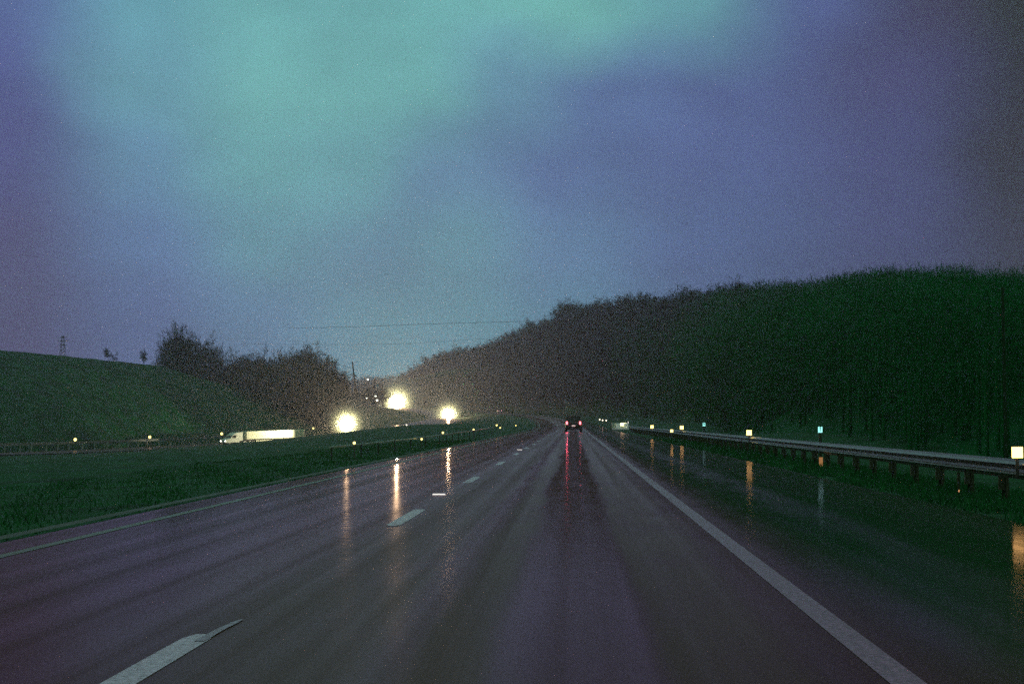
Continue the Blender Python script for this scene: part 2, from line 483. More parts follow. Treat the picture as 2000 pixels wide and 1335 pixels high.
# ---- wet asphalt
def road_material(name, lanes=True):
    m = bpy.data.materials.new(name); m.use_nodes = True
    t = m.node_tree; t.nodes.remove(t.nodes['Principled BSDF'])
    nn, ll = t.nodes.new, t.links.new
    dif = nn('ShaderNodeBsdfDiffuse'); gls = nn('ShaderNodeBsdfGlossy'); gls.distribution = 'GGX'
    gls.inputs['Color'].default_value = (1.0, 0.66, 0.80, 1)
    fre = nn('ShaderNodeFresnel'); fre.inputs['IOR'].default_value = 1.24
    mix = nn('ShaderNodeMixShader'); ll(dif.outputs[0], mix.inputs[1]); ll(gls.outputs[0], mix.inputs[2])
    ll(mix.outputs[0], t.nodes['Material Output'].inputs['Surface'])
    tcn = nn('ShaderNodeTexCoord')
    uvm = nn('ShaderNodeUVMap'); uvm.uv_map = 'lane'
    sp = nn('ShaderNodeSeparateXYZ'); ll(uvm.outputs[0], sp.inputs[0])
    # ragged edges of the wheel tracks, stretched along the road
    mpn = nn('ShaderNodeMapping'); mpn.inputs['Scale'].default_value = (1.2, 0.10, 1)
    ll(uvm.outputs[0], mpn.inputs['Vector'])
    no = nn('ShaderNodeTexNoise'); no.inputs['Scale'].default_value = 1.0; no.inputs['Detail'].default_value = 4
    ll(mpn.outputs[0], no.inputs['Vector'])
    mpa = nn('ShaderNodeMapRange'); ll(no.outputs['Fac'], mpa.inputs['Value'])
    mpa.inputs['To Min'].default_value = -0.22; mpa.inputs['To Max'].default_value = 0.22
    ad = nn('ShaderNodeMath'); ad.operation = 'ADD'; ll(sp.outputs[0], ad.inputs[0]); ll(mpa.outputs[0], ad.inputs[1])
    mr_ = nn('ShaderNodeMapRange'); ll(ad.outputs[0], mr_.inputs['Value'])
    mr_.inputs['From Min'].default_value = -6.0; mr_.inputs['From Max'].default_value = 6.0
    ramp = nn('ShaderNodeValToRGB'); ll(mr_.outputs[0], ramp.inputs[0])
    els = ramp.color_ramp.elements
    if lanes:
        st = [(-6.0, .10), (-5.2, .10), (-4.2, .115), (-3.2, .105), (-2.4, .16), (-1.9, .26), (-1.15, .26), (-1.02, .16), (-.88, .16), (-.76, .29), (-.5, .29), (-.38, .13), (.40, .13), (.52, .28), (1.05, .28), (1.3, .20), (1.7, .20), (2.0, .11), (2.7, .10), (3.0, .14), (3.25, .14), (3.6, .10), (6.0, .10)]
    else:
        st = [(-6, .2), (0, .25), (6, .2)]
    while len(els) < len(st): els.new(.5)
    for k, (x, r) in enumerate(st): els[k].position = (x + 6) / 12
    for k, (x, r) in enumerate(st): els[k].color = (r, r, r, 1)
    # patchy wetness
    n3 = nn('ShaderNodeTexNoise'); n3.inputs['Scale'].default_value = 1.0; n3.inputs['Detail'].default_value = 6
    mp3 = nn('ShaderNodeMapping'); mp3.inputs['Scale'].default_value = (2.2, 0.35, 1); ll(uvm.outputs[0], mp3.inputs['Vector']); ll(mp3.outputs[0], n3.inputs['Vector'])
    mr3 = nn('ShaderNodeMapRange'); ll(n3.outputs['Fac'], mr3.inputs['Value']); mr3.inputs['From Min'].default_value = .3; mr3.inputs['From Max'].default_value = .7
    mr3.inputs['To Min'].default_value = 0.85; mr3.inputs['To Max'].default_value = 1.2
    mu = nn('ShaderNodeMath'); mu.operation = 'MULTIPLY'; ll(ramp.outputs[0], mu.inputs[0]); ll(mr3.outputs[0], mu.inputs[1])
    ll(mu.outputs[0], gls.inputs['Roughness'])
    film = nn('ShaderNodeMapRange'); ll(mu.outputs[0], film.inputs['Value'])
    film.inputs['From Min'].default_value = .09; film.inputs['From Max'].default_value = .28; film.inputs['To Min'].default_value = .50; film.inputs['To Max'].default_value = .36
    stm = nn('ShaderNodeMapping'); stm.inputs['Scale'].default_value = (3.2, 0.018, 1); ll(uvm.outputs[0], stm.inputs['Vector'])
    stn = nn('ShaderNodeTexNoise'); stn.inputs['Scale'].default_value = 1.0; stn.inputs['Detail'].default_value = 5; ll(stm.outputs[0], stn.inputs['Vector'])
    strk = nn('ShaderNodeMapRange'); ll(stn.outputs['Fac'], strk.inputs['Value']); strk.inputs['From Min'].default_value = .35; strk.inputs['From Max'].default_value = .65
    strk.inputs['To Min'].default_value = .68; strk.inputs['To Max'].default_value = 1.22
    f0 = nn('ShaderNodeMath'); f0.operation = 'MULTIPLY'; ll(fre.outputs[0], f0.inputs[0]); ll(strk.outputs[0], f0.inputs[1])
    fm = nn('ShaderNodeMath'); fm.operation = 'MULTIPLY'; ll(f0.outputs[0], fm.inputs[0]); ll(film.outputs[0], fm.inputs[1])
    ll(fm.outputs[0], mix.inputs[0])
    # aggregate colour
    n4 = nn('ShaderNodeTexNoise'); n4.inputs['Scale'].default_value = 60; n4.inputs['Detail'].default_value = 3; ll(tcn.outputs['Object'], n4.inputs['Vector'])
    r4 = nn('ShaderNodeValToRGB'); ll(n4.outputs['Fac'], r4.inputs[0])
    r4.color_ramp.elements[0].position = .35; r4.color_ramp.elements[1].position = .7
    r4.color_ramp.elements[0].color = (0.040, 0.020, 0.010, 1); r4.color_ramp.elements[1].color = (0.14, 0.062, 0.030, 1)
    sh = nn('ShaderNodeMapRange'); sh.interpolation_type = 'SMOOTHSTEP'; ll(ad.outputs[0], sh.inputs['Value'])
    sh.inputs['From Min'].default_value = 1.5; sh.inputs['From Max'].default_value = 2.6
    sh2 = nn('ShaderNodeMapRange'); sh2.interpolation_type = 'SMOOTHSTEP'; ll(ad.outputs[0], sh2.inputs['Value'])
    sh2.inputs['From Min'].default_value = -2.4; sh2.inputs['From Max'].default_value = -5.0; sh2.inputs['To Max'].default_value = .55
    shm = nn('ShaderNodeMath'); shm.operation = 'MAXIMUM'; ll(sh.outputs[0], shm.inputs[0]); ll(sh2.outputs[0], shm.inputs[1])
    side_tint = nn('ShaderNodeMixRGB'); ll(shm.outputs[0], side_tint.inputs[0]); ll(r4.outputs[0], side_tint.inputs[1]); side_tint.inputs[2].default_value = (0.012, 0.055, 0.018, 1)  # base colour goes dark green towards both road sides
    ll(side_tint.outputs[0], dif.inputs['Color'])
    bp = nn('ShaderNodeBump'); bp.inputs['Strength'].default_value = 0.25; bp.inputs['Distance'].default_value = 0.004
    n5 = nn('ShaderNodeTexNoise'); n5.inputs['Scale'].default_value = 3.0; n5.inputs['Detail'].default_value = 3; ll(tcn.outputs['Object'], n5.inputs['Vector'])
    ll(n5.outputs['Fac'], bp.inputs['Height']); ll(bp.outputs[0], gls.inputs['Normal'])
    return m


M_road = road_material('wet_asphalt')
M_road2 = road_material('wet_asphalt_opposing', False)


def strip(name, path, lats, m, lift=0.0, uv=True):
    path = [Vector(p) for p in path]
    vs, uvs = [], []
    s = 0.0
    for i, p in enumerate(path):
        if i: s += (path[i] - path[i - 1]).length
        t = path[min(i + 1, len(path) - 1)] - path[max(i - 1, 0)]
        t.z = 0; t.normalize(); r = Vector((t.y, -t.x, 0))
        for a_ in lats:
            q = p + r * a_
            vs.append((q.x, q.y, q.z + lift)); uvs.append((a_, s))
    n = len(lats)
    fs = [(i * n + k, i * n + k + 1, (i + 1) * n + k + 1, (i + 1) * n + k) for i in range(len(path) - 1) for k in range(n - 1)]
    me = bpy.data.meshes.new(name); me.from_pydata(vs, [], fs); me.materials.append(m)
    l = me.uv_layers.new(name='lane')
    for lp in me.loops: l.data[lp.index].uv = uvs[lp.vertex_index]
    me.polygons.foreach_set('use_smooth', [True] * len(me.polygons))
    o = bpy.data.objects.new(name, me); C.objects.link(o)
    return o


ry = np.unique(np.concatenate([np.linspace(-40, 140, 37), np.linspace(140, 1300, 200)]))
road_path = [(float(rx(y)), float(y), float(rz(y))) for y in ry]
o = strip('road', road_path, [-5.75, -4, -2, 0, 2, 4, 5.35], M_road)
tag(o, 'rain soaked asphalt carriageway with dark wheel tracks', 'road', kind='structure')
o = strip('opposing_road', opp_path, [-7, -3.5, 0, 3.5, 7], M_road2, lift=0.03)
tag(o, 'wet opposing carriageway running past the low left verge', 'road', kind='structure')

# ---- painted lines
def paint(name, rough=.3, col=(0.8, 0.8, 0.75), wear=0.35):
    m = bpy.data.materials.new(name); m.use_nodes = True
    t = m.node_tree; b = t.nodes['Principled BSDF']; nn, ll = t.nodes.new, t.links.new
    tcn = nn('ShaderNodeTexCoord')
    n1 = nn('ShaderNodeTexNoise'); n1.inputs['Scale'].default_value = 25; n1.inputs['Detail'].default_value = 6; n1.inputs['Roughness'].default_value = .7
    ll(tcn.outputs['Object'], n1.inputs['Vector'])
    r1 = nn('ShaderNodeValToRGB'); ll(n1.outputs['Fac'], r1.inputs[0])
    r1.color_ramp.elements[0].position = wear; r1.color_ramp.elements[1].position = wear + .22
    r1.color_ramp.elements[0].color = (*[c * .42 for c in col], 1); r1.color_ramp.elements[1].color = (*col, 1)
    ll(r1.outputs[0], b.inputs['Base Color']); b.inputs['Roughness'].default_value = rough
    return m


M_lane = paint('lane_paint', .5, (0.85, 0.54, 0.84), .36)
M_edge = paint('edge_paint', .5, (0.50, 0.20, 0.42), .42)
M_yel = paint('yellow_edge_paint', .5, (0.20, 0.15, 0.13), .4)


def line_path(y0, y1, step=1.0):
    n = max(2, int((y1 - y0) / step) + 1)
    return [(float(rx(y)), float(y), float(rz(y))) for y in np.linspace(y0, y1, n)]


mb_v = []
for k in range(0, 34):
    y0 = -7.05 + 12.5 * k; y1 = y0 + 3.35
    mb_v.append((y0, y1))
lane = MB()
for y0, y1 in mb_v:
    w = 0.085 if y0 < 60 else 0.10
    P = line_path(y0, y1, 1.0)
    P = [P[0], tuple(a_ * .85 + b_ * .15 for a_, b_ in zip(P[0], P[1]))] + P[1:-1] + [tuple(a_ * .85 + b_ * .15 for a_, b_ in zip(P[-1], P[-2])), P[-1]]
    # rounded worn ends
    n = len(P); prof = []
    vs, fs = [], []
    for i, p in enumerate(P):
        e = .55 if i in (0, n - 1) else 1.0
        if n > 3 and i in (1, n - 2): e = .97
        vs += [(p[0] - 2.12 - w * e, p[1], p[2] + .003), (p[0] - 2.12 + w * e, p[1], p[2] + .003)]
    fs = [(2 * i, 2 * i + 1, 2 * i + 3, 2 * i + 2) for i in range(n - 1)]
    lane.add(vs, fs)
o = lane.build('lane_line', M_lane); tag(o, 'broken white line of dashes between the two lanes', 'road marking', kind='structure')
o = strip('shoulder_line', line_path(-10, 700, 2), [1.47, 1.64], M_edge, .003); tag(o, 'solid worn white line along the right shoulder', 'road marking', kind='structure')
o = strip('median_line', line_path(-10, 500, 2), [-5.24, -5.12], M_yel, .003); tag(o, 'faint yellowish line along the left edge of the road', 'road marking', kind='structure')
# gravel lip beyond the left edge
o = strip('gravel_shoulder', line_path(-20, 500, 2), [-6.05, -5.95, -5.86], mat('wet_gravel', (0.05, 0.045, 0.04), .7, noise=(6, .3, 1.8)), .012)
tag(o, 'narrow strip of wet gravel beside the left edge of the road', 'gravel', kind='structure')
# tar seam ahead of the nearest dash
seam = MB()
P = [(-2.075, 8.5), (-2.07, 8.95), (-2.06, 9.15), (-2.05, 9.32), (-2.04, 9.45)]
vs = []
for i, (x, y) in enumerate(P):
    w = [.03, .026, .024, .02, .008][i]
    vs += [(x - w, y, .0055), (x + w, y, .0055)]
seam.add(vs, [(2 * i, 2 * i + 1, 2 * i + 3, 2 * i + 2) for i in range(len(P) - 1)])
o = seam.build('paint_smear', paint('smeared_paint', .5, (.40, .22, .38), .3)); tag(o, 'thin smeared streak of paint trailing from the nearest dash', 'road marking', kind='structure')

# raised road markers
def road_marker(x, y, label):
    t = empty('road_marker', (x, y, .006)); tag(t, label, 'road marker', 'raised markers on the lane line')
    b = MB(); h = .018
    b.add([(-.10, -.06, 0), (.10, -.06, 0), (.10, .06, 0), (-.10, .06, 0), (-.08, -.03, h), (.08, -.03, h), (.08, .03, h), (-.08, .03, h)],
          [(0, 3, 2, 1), (4, 5, 6, 7), (1, 2, 6, 5), (2, 3, 7, 6), (3, 0, 4, 7)])
    b.build('casing', M_steel, t)
    r = MB(); r.add([(-.11, -.064, 0.001), (.11, -.064, 0.001), (.10, -.036, h + .004), (-.10, -.036, h + .004), (-.10, -.031, h + .004), (.10, -.031, h + .004)], [(0, 1, 2, 3), (3, 2, 5, 4)])
    r.build('reflector', M_marker, t)


road_marker(-2.22, 25.4, 'small white raised marker glowing on the lane line past the second nearest dash')
road_marker(-2.28, 65.0, 'tiny white raised marker farther up the lane line beside a distant dash')

# ------------------------------------------------------------------ right guardrail
RAILX = 7.0


def wbeam_prof(h0, h1, t=.08):
    z = np.linspace(h0, h1, 9)
    dx = [0, -.02, -t, -.02, 0, -.02, -t, -.02, 0]
    front = list(zip([d for d in dx], z))
    back = [(a_ + .012, b_) for a_, b_ in front][::-1]
    return front + back


gr = empty('guardrail', (RAILX, 60, 0))
tag(gr, 'long galvanised steel guardrail on posts along the right shoulder', 'guardrail')


def rail_pt(y, off=0.0): return Vector((float(rx(y)) + RAILX - RAILX + off, y - 60, 0))


yy = np.linspace(15.8, 196, 61)
path = [(float(rx(y)), y - 60, float(ground_z([RAILX + float(rx(y))], [y])[0]) * 0 + float(rz(y))) for y in yy]
MB().sweep(wbeam_prof(.31, .62), path, True).build('beam', M_steel, gr)
nposts = 80
post_mesh = None
for k in range(nposts):
    y = 16.9 + 2.21 * k
    gz = float(ground_z([RAILX + .15 + float(rx(y))], [y])[0])
    if post_mesh is None:
        b = MB(); b.box((0, 0, .32), (.010, .10, 1.1)); b.box((.026, -.047, .32), (.042, .008, 1.1)); b.box((-.026, .047, .32), (.042, .008, 1.1)); b.box((-.06, 0, .46), (.10, .05, .22))
        po = b.build('post', M_rust, gr); post_mesh = po.data
    else:
        po = bpy.data.objects.new('post', post_mesh); C.objects.link(po); po.parent = gr
    po.location = (float(rx(y)) + .12, y - 60, float(rz(y)) - .26)

# end treatment of the rail, far away
tm = empty('rail_terminal', (0, 0, 0)); tag(tm, 'pale flared end of the guardrail with bright yellow marker panels', 'crash cushion')
tm.location = (RAILX - .5, 200.5, 0)
b = MB()
pth = [(.5, -4.0, 0), (.3, -2.0, 0), (-.1, -.6, 0), (-.7, .3, 0), (-1.5, .8, 0)]
b.sweep([(0, .15), (-.03, .2), (-.09, .35), (-.03, .5), (0, .55), (-.03, .6), (-.09, .75), (-.03, .9), (0, .95), (.015, .95), (.015, .15)], pth, True)
b.build('flared_beam', mat('bright_zinc', (.85, .85, .82), .5, emis=(.8, .9, .85), estr=.12), tm)  # faint emission stands in for headlights falling on the zinc
for x_ in (-1.6, -.8, 0.0):
    MB().box((x_, .6, .2), (.14, .14, 1.5), bev=.01).build('post', M_rust, tm)
MB().box((-.05, -1.05, .80), (.78, .05, .40), bev=.01).build('marker_panel', M_yellow, tm)
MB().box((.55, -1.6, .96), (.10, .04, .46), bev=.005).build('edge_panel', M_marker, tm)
MB().box((-1.25, .35, .62), (.5, .04, .62), bev=.01).build('back_panel', mat('dull_panel', (.6, .62, .6), .5), tm)
MB().box((-.05, -1.0, .45), (.5, .04, .28), bev=.01).build('lower_panel', mat('dull_yellow_panel', (.7, .66, .35), .5, emis=(.8, .75, .4), estr=.25), tm)  # weak panel glow imitates headlight return

# ---- delineators (square reflectors)
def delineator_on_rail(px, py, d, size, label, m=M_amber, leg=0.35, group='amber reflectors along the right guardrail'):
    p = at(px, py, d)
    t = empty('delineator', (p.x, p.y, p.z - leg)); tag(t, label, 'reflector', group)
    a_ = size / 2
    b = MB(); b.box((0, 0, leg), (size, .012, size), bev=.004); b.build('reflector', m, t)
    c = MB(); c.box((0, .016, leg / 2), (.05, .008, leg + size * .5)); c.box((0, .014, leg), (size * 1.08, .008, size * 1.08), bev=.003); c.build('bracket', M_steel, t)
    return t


delineator_on_rail(1987, 883, 24.2, .17, 'large square amber reflector close by at the right end of the guardrail')
delineator_on_rail(1463, 844.5, 61, .20, 'square amber reflector midway along the right guardrail, left of the mile marker')
delineator_on_rail(1331.5, 834.5, 99.5, .22, 'amber reflector farther up the right guardrail, just past a low post reflector')
delineator_on_rail(1312, 841, 88, .15, 'low amber reflector set against the face of the right guardrail', leg=.3)
delineator_on_rail(1273.5, 833, 137, .26, 'small amber reflector near the far pale end of the right guardrail')
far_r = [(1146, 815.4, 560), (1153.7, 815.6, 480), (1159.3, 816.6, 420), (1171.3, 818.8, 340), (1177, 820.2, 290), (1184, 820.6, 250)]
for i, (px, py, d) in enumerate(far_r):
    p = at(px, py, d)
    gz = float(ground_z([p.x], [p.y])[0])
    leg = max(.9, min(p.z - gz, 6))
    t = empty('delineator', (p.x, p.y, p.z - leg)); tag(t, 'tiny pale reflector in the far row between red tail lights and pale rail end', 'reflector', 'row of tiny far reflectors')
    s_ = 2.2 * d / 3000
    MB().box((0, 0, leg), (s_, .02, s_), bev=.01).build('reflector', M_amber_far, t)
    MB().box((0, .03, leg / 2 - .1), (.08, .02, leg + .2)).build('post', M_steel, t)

# ---- mile markers
def mile_marker(px, py, d, w, h, text, label):
    p = at(px, py, d)
    gz = float(ground_z([p.x], [p.y])[0])
    t = empty('mile_marker', (p.x, p.y, gz)); tag(t, label, 'mile marker', 'pale blue green mile markers')
    zc = p.z - gz
    f = MB(); f.box((0, 0, zc), (w, .006, h), bev=.002); f.build('panel', M_sign, t)
    q = MB(); q.add([(-.04, .004, -.2), (.04, .004, -.2), (.04, .004, zc + h / 2 - .03), (-.04, .004, zc + h / 2 - .03), (-.04, .03, -.2), (.04, .03, -.2), (.04, .03, zc + h / 2 - .03), (-.04, .03, zc + h / 2 - .03)],
                    [(0, 1, 2, 3), (5, 4, 7, 6), (1, 5, 6, 2), (4, 0, 3, 7), (3, 2, 6, 7), (4, 5, 1, 0)])
    q.build('post', M_rust, t)
    n = len(text)
    for i, ch in enumerate(text):
        cu = bpy.data.curves.new('digit', 'FONT'); cu.body = ch; cu.size = h / n * 1.05; cu.align_x = 'CENTER'; cu.align_y = 'CENTER'; cu.extrude = .001
        cu.offset = .004
        oo = bpy.data.objects.new('digit', cu); C.objects.link(oo); oo.parent = t
        oo.location = (0, -.006, zc + h / 2 - h * (i + .5) / n); oo.rotation_euler = (math.radians(90), 0, 0)
        cu.materials.append(M_digit)
        me = bpy.data.meshes.new_from_object(oo.evaluated_get(bpy.context.evaluated_depsgraph_get()))
        om = bpy.data.objects.new('digit', me); C.objects.link(om); om.parent = t
        om.location = oo.location; om.rotation_euler = oo.rotation_euler
        bpy.data.objects.remove(oo)


mile_marker(1602, 838.6, 45.5, .125, .17, '08', 'pale blue green mile marker with two stacked digits behind the near guardrail')
mile_marker(1375, 828.5, 92, .15, .20, '9', 'small plain pale blue marker farther off beside the guardrail reflectors')
# orange lower reflector on the post at the near marker
p = at(1603.5, 901.5, 43.4)
t = empty('post_reflector', (p.x, p.y, p.z - .3)); tag(t, 'dull orange strip on a stake below the guardrail under the near mile marker', 'reflector')
MB().box((0, 0, .3), (.105, .02, .26), bev=.005).build('reflector', mat('dull_orange_sheeting', (.6, .25, .1), .5, emis=(1, .42, .16), estr=.28), t)  # strip glows in place of headlights caught on it
MB().box((0, .03, .15), (.09, .03, .60)).build('stake', M_rust, t)
p = at(1873.5, 958, 27.6)
t = empty('post_reflector', (p.x, p.y, p.z - .15)); tag(t, 'tiny orange reflector low on a rusty stake under the near right guardrail', 'reflector')
MB().box((0, 0, .15), (.035, .02, .04), bev=.005).build('reflector', mat('orange_glint', (.6, .25, .1), .5, emis=(1, .45, .2), estr=.6), t)  # glint put in as emission, standing for headlights
MB().box((0, .03, .18), (.05, .03, .60)).build('stake', M_rust, t)

# ------------------------------------------------------------------ left median rail
lr_pts = [(645, 873, 55), (720, 866, 61), (800, 857, 74), (870, 848, 92), (925, 840.5, 121), (963, 834, 165)]
lr = catmull([at(*q) for q in lr_pts], 5)
org = lr[0].copy()
mr_o = empty('median_rail', (org.x, org.y, 0)); tag(mr_o, 'thin steel rail on slim posts running along the grass median to the left', 'guardrail')
MB().sweep([(-.035, -.035), (.035, -.035), (.035, .035), (-.035, .035)], [(q.x - org.x, q.y - org.y, q.z) for q in lr], True).build('rail', mat('wet_pale_steel', (.55, .5, .5), .35, .3), mr_o)
acc = 0; last = None
for i, q in enumerate(lr):
    if last is None or (q - last).length > 3.5:
        gz = float(ground_z([q.x], [q.y])[0])
        MB().box((q.x - org.x + .05, q.y - org.y, (gz - .2 + q.z) / 2), (.05, .05, q.z - gz + .2)).build('post', M_wood, mr_o)
        last = q
LREF = [(692, 864.5, 57, .10, 'round amber reflector at the near end of the thin median rail'),
        (823.5, 857, 77, .10, 'amber reflector just under the thin median rail, left of the paired one'),
        (865, 844.5, 91, .12, 'amber reflector on the thin median rail below the rightmost headlights'),
        (925, 838.5, 121, .13, 'amber reflector where the thin median rail nears the dark median hump'),
        (970, 830, 165, .17, 'bright whitish reflector at the far end of the thin median rail'),
        (977, 835, 170, .14, 'small orange reflector just right of the bright one at the far rail end'),
        (1007.5, 830.5, 215, .14, 'faint lone reflector on the median farther right than all others there')]
for px, py, d, s_, lb in LREF:
    p = at(px, py, d); gz = float(ground_z([p.x], [p.y])[0]); leg = max(.3, p.z - gz)
    t = empty('delineator', (p.x, p.y, p.z - leg)); tag(t, lb, 'reflector', 'reflectors along the median rail')
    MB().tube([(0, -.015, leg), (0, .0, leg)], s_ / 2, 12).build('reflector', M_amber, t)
    MB().box((0, .02, leg / 2 - .05), (.04, .02, leg + .1)).build('post', M_steel, t)
for i, (px, py, d) in enumerate([(794, 829.5, 245), (854.5, 832, 240), (900, 832.5, 245), (928, 831, 250)]):
    p = at(px, py, d); gz = float(ground_z([p.x], [p.y])[0]); leg = max(.3, min(2.5, p.z - gz))
    t = empty('delineator', (p.x, p.y, p.z - leg)); tag(t, 'tiny reflector on a short post along the dark crest of the grass median', 'reflector', 'tiny reflectors on the median crest')
    MB().tube([(0, -.02, leg), (0, 0, leg)], .11, 10).build('reflector', M_amber_far, t)
    MB().box((0, .03, leg / 2 - .05), (.05, .03, leg + .1)).build('post', M_steel, t)

# ------------------------------------------------------------------ guardrail of the opposing road
OL = [(-20, 868, 262), (60, 866.5, 276), (147, 864, 292), (220, 861.5, 306), (292, 859, 322), (360, 856, 336), (425, 853, 346), (500, 848.5, 352), (600, 843, 362)]
orp = catmull([at(*q) for q in OL], 4)
og = orp[0].copy()
o_r = empty('guardrail', (og.x, og.y, og.z)); tag(o_r, 'far guardrail behind the opposing road at the foot of the grassy bank', 'guardrail')
MB().sweep([(-.04, -.25), (.0, -.1), (-.05, 0), (0, .1), (-.04, .25), (.02, .25), (.02, -.25)], [q - og for q in orp], True).build('beam', mat('dull_galvanised_steel', (.16, .17, .19), .6, .2), o_r)
last = None
pm = None
for q in catmull([at(*q) for q in OL], 12):
    if last is None or (q - last).length > 4.0:
        if pm is None:
            po = MB().box((0, 0, -.9), (.16, .16, 2.2)).build('post', mat('pale_posts', (.4, .35, .33), .6), o_r); pm = po.data
        else:
            po = bpy.data.objects.new('post', pm); C.objects.link(po); po.parent = o_r
        po.location = q - og + Vector((.1, .12, 0)); last = q
for px, py, d, lb in [(147, 858, 291, 'leftmost of the amber reflectors on the far guardrail below the grassy bank'),
                      (292.5, 853, 321, 'middle amber reflector on the far guardrail below the grassy bank'),
                      (433, 846.5, 349, 'amber reflector on the far guardrail right in front of the white truck cab'),
                      (612, 836, 358, 'small amber reflector between the white trailer and the left headlight')]:
    p = at(px, py, d); leg = .8
    t = empty('delineator', (p.x, p.y, p.z - leg)); tag(t, lb, 'reflector', 'reflectors on the far left guardrail')
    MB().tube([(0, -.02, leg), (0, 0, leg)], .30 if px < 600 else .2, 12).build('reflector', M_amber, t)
    MB().box((0, .05, leg / 2), (.08, .04, leg)).build('post', M_steel, t)

# ------------------------------------------------------------------ vehicles
def ray_heading(p0, p1):
    v = Vector(p1) - Vector(p0); return math.atan2(v.y, v.x)


def wheel(parent, x, y, r=.36, w=.24, rim=True):
    b = MB().tube([(x, y - w / 2, r), (x, y - w / 2 + .02, r), (x, y + w / 2 - .02, r), (x, y + w / 2, r)], [r * .93, r, r, r * .93], 20)
    o_ = b.build('wheel', M_tyre, parent)
    if rim:
        s_ = 1 if y > 0 else -1
        MB().tube([(x, y + s_ * (w / 2 - .01), r), (x, y + s_ * (w / 2 + .012), r)], [r * .62, r * .55], 16).build('rim', M_rim, o_)
    return o_


def passenger_car(name, label, cat, loc, heading, paint_m, kind='suv', tail=M_tail, group=None, lights_front=False, plate=True):
    """local +X is forward; built to real size"""
    t = empty(name, loc, heading); tag(t, label, cat, group)
    Lc, Wd, H = (4.7, 1.92, 1.78) if kind == 'suv' else (4.5, 1.78, 1.46)
    hb = H * .60
    # lower body: lofted sections across x
    st = [(-Lc / 2, .42, hb * .92, .80), (-Lc / 2 + .12, .30, hb, .94), (-Lc / 4, .26, hb * 1.0, 1.0), (Lc * .12, .26, hb * .99, 1.0), (Lc * .30, .27, hb * .90, .99), (Lc / 2 - .15, .30, hb * .80, .93), (Lc / 2, .38, hb * .66, .78)]
    vs, fs = [], []
    for x, z0, z1, k in st:
        w = Wd / 2 * k
        vs += [(x, -w * .92, z0), (x, -w, z0 + .18), (x, -w, z1 - .16), (x, -w * .93, z1), (x, w * .93, z1), (x, w, z1 - .16), (x, w, z0 + .18), (x, w * .92, z0)]
    n = 8
    for i in range(len(st) - 1):
        for k in range(n):
            j = (k + 1) % n
            fs.append((i * n + k, (i + 1) * n + k, (i + 1) * n + j, i * n + j))
    fs.append(tuple(range(n))); fs.append(tuple(range(len(vs) - 1, len(vs) - 1 - n, -1)))
    MB().add(vs, fs).build('body', paint_m, t)
    # cabin
    xr = -Lc / 2 + .12 if kind == 'suv' else -Lc / 2 + .7
    cab = [(xr, hb - .02, Wd / 2 * .90), (xr + .28, H, Wd / 2 * .74), (Lc * .08, H, Wd / 2 * .74), (Lc * .26, hb - .03, Wd / 2 * .88)]
    vs = []
    for x, z, w in cab: vs += [(x, -w, z), (x, w, z)]
    MB().add(vs, [(0, 1, 3, 2), (2, 3, 5, 4), (4, 5, 7, 6), (0, 2, 4, 6), (1, 7, 5, 3), (0, 6, 7, 1)]).build('cabin', paint_m, t)
    # glazing set just proud
    def quad(nm, P): MB().add(P, [(0, 1, 2, 3)] if len(P) == 4 else [tuple(range(len(P)))]).build(nm, M_glass, t)
    e = .012
    quad('rear_window', [(xr - e + .05, -.66, hb + .10), (xr - e + .05, .66, hb + .10), (xr + .24 - e, .58, H - .10), (xr + .24 - e, -.58, H - .10)])
    quad('windscreen', [(Lc * .25 + e, .66, hb + .05), (Lc * .25 + e, -.66, hb + .05), (Lc * .10 + e, -.58, H - .07), (Lc * .10 + e, .58, H - .07)])
    for s_ in (-1, 1):
        quad('side_window', [(xr + .25, s_ * (Wd / 2 * .885 + e), hb + .06), (Lc * .20, s_ * (Wd / 2 * .87 + e), hb + .06), (Lc * .07, s_ * (Wd / 2 * .765 + e), H - .1), (xr + .36, s_ * (Wd / 2 * .765 + e), H - .1)])
        wheel(t, -Lc * .30, s_ * (Wd / 2 - .13)); wheel(t, Lc * .31, s_ * (Wd / 2 - .13))
        # lamps
        b = MB().box((-Lc / 2 + .02, s_ * Wd / 2 * .76, hb - .06), (.10, .20, .34 if kind == 'suv' else .2), bev=.03); b.build('tail_light', tail, t)
        MB().box((Lc / 2 - .04, s_ * Wd / 2 * .66, hb * .62), (.10, .34, .16), bev=.03).build('headlight', M_head if lights_front else M_rim, t)
    MB().box((-Lc / 2 - .012, 0, hb * .66), (.012, .40, .15), bev=.004).build('number_plate', M_plate, t)
    MB().box((-Lc / 2 - .0, 0, .42), (.16, Wd * .86, .22), bev=.04).build('bumper', M_black, t)
    MB().box((Lc / 2 - .04, 0, .40), (.16, Wd * .80, .22), bev=.04).build('front_bumper', M_black, t)
    return t


def lamp(p, energy, color, aim=None, cone=160, radius=.25, parent=None, blend=.6):
    if aim is None:
        l = bpy.data.lights.new('lamp_light', 'POINT')
    else:
        l = bpy.data.lights.new('lamp_light', 'SPOT'); l.spot_size = math.radians(cone); l.spot_blend = blend
    l.energy = energy; l.color = color; l.shadow_soft_size = radius
    o_ = bpy.data.objects.new('lamp_light', l); C.objects.link(o_)
    o_.location = p
    if aim is not None:
        o_.rotation_euler = (Vector(aim) - Vector(p)).to_track_quat('-Z', 'Y').to_euler()
    return o_


CAMP = Vector((0, 0, CAM_H))
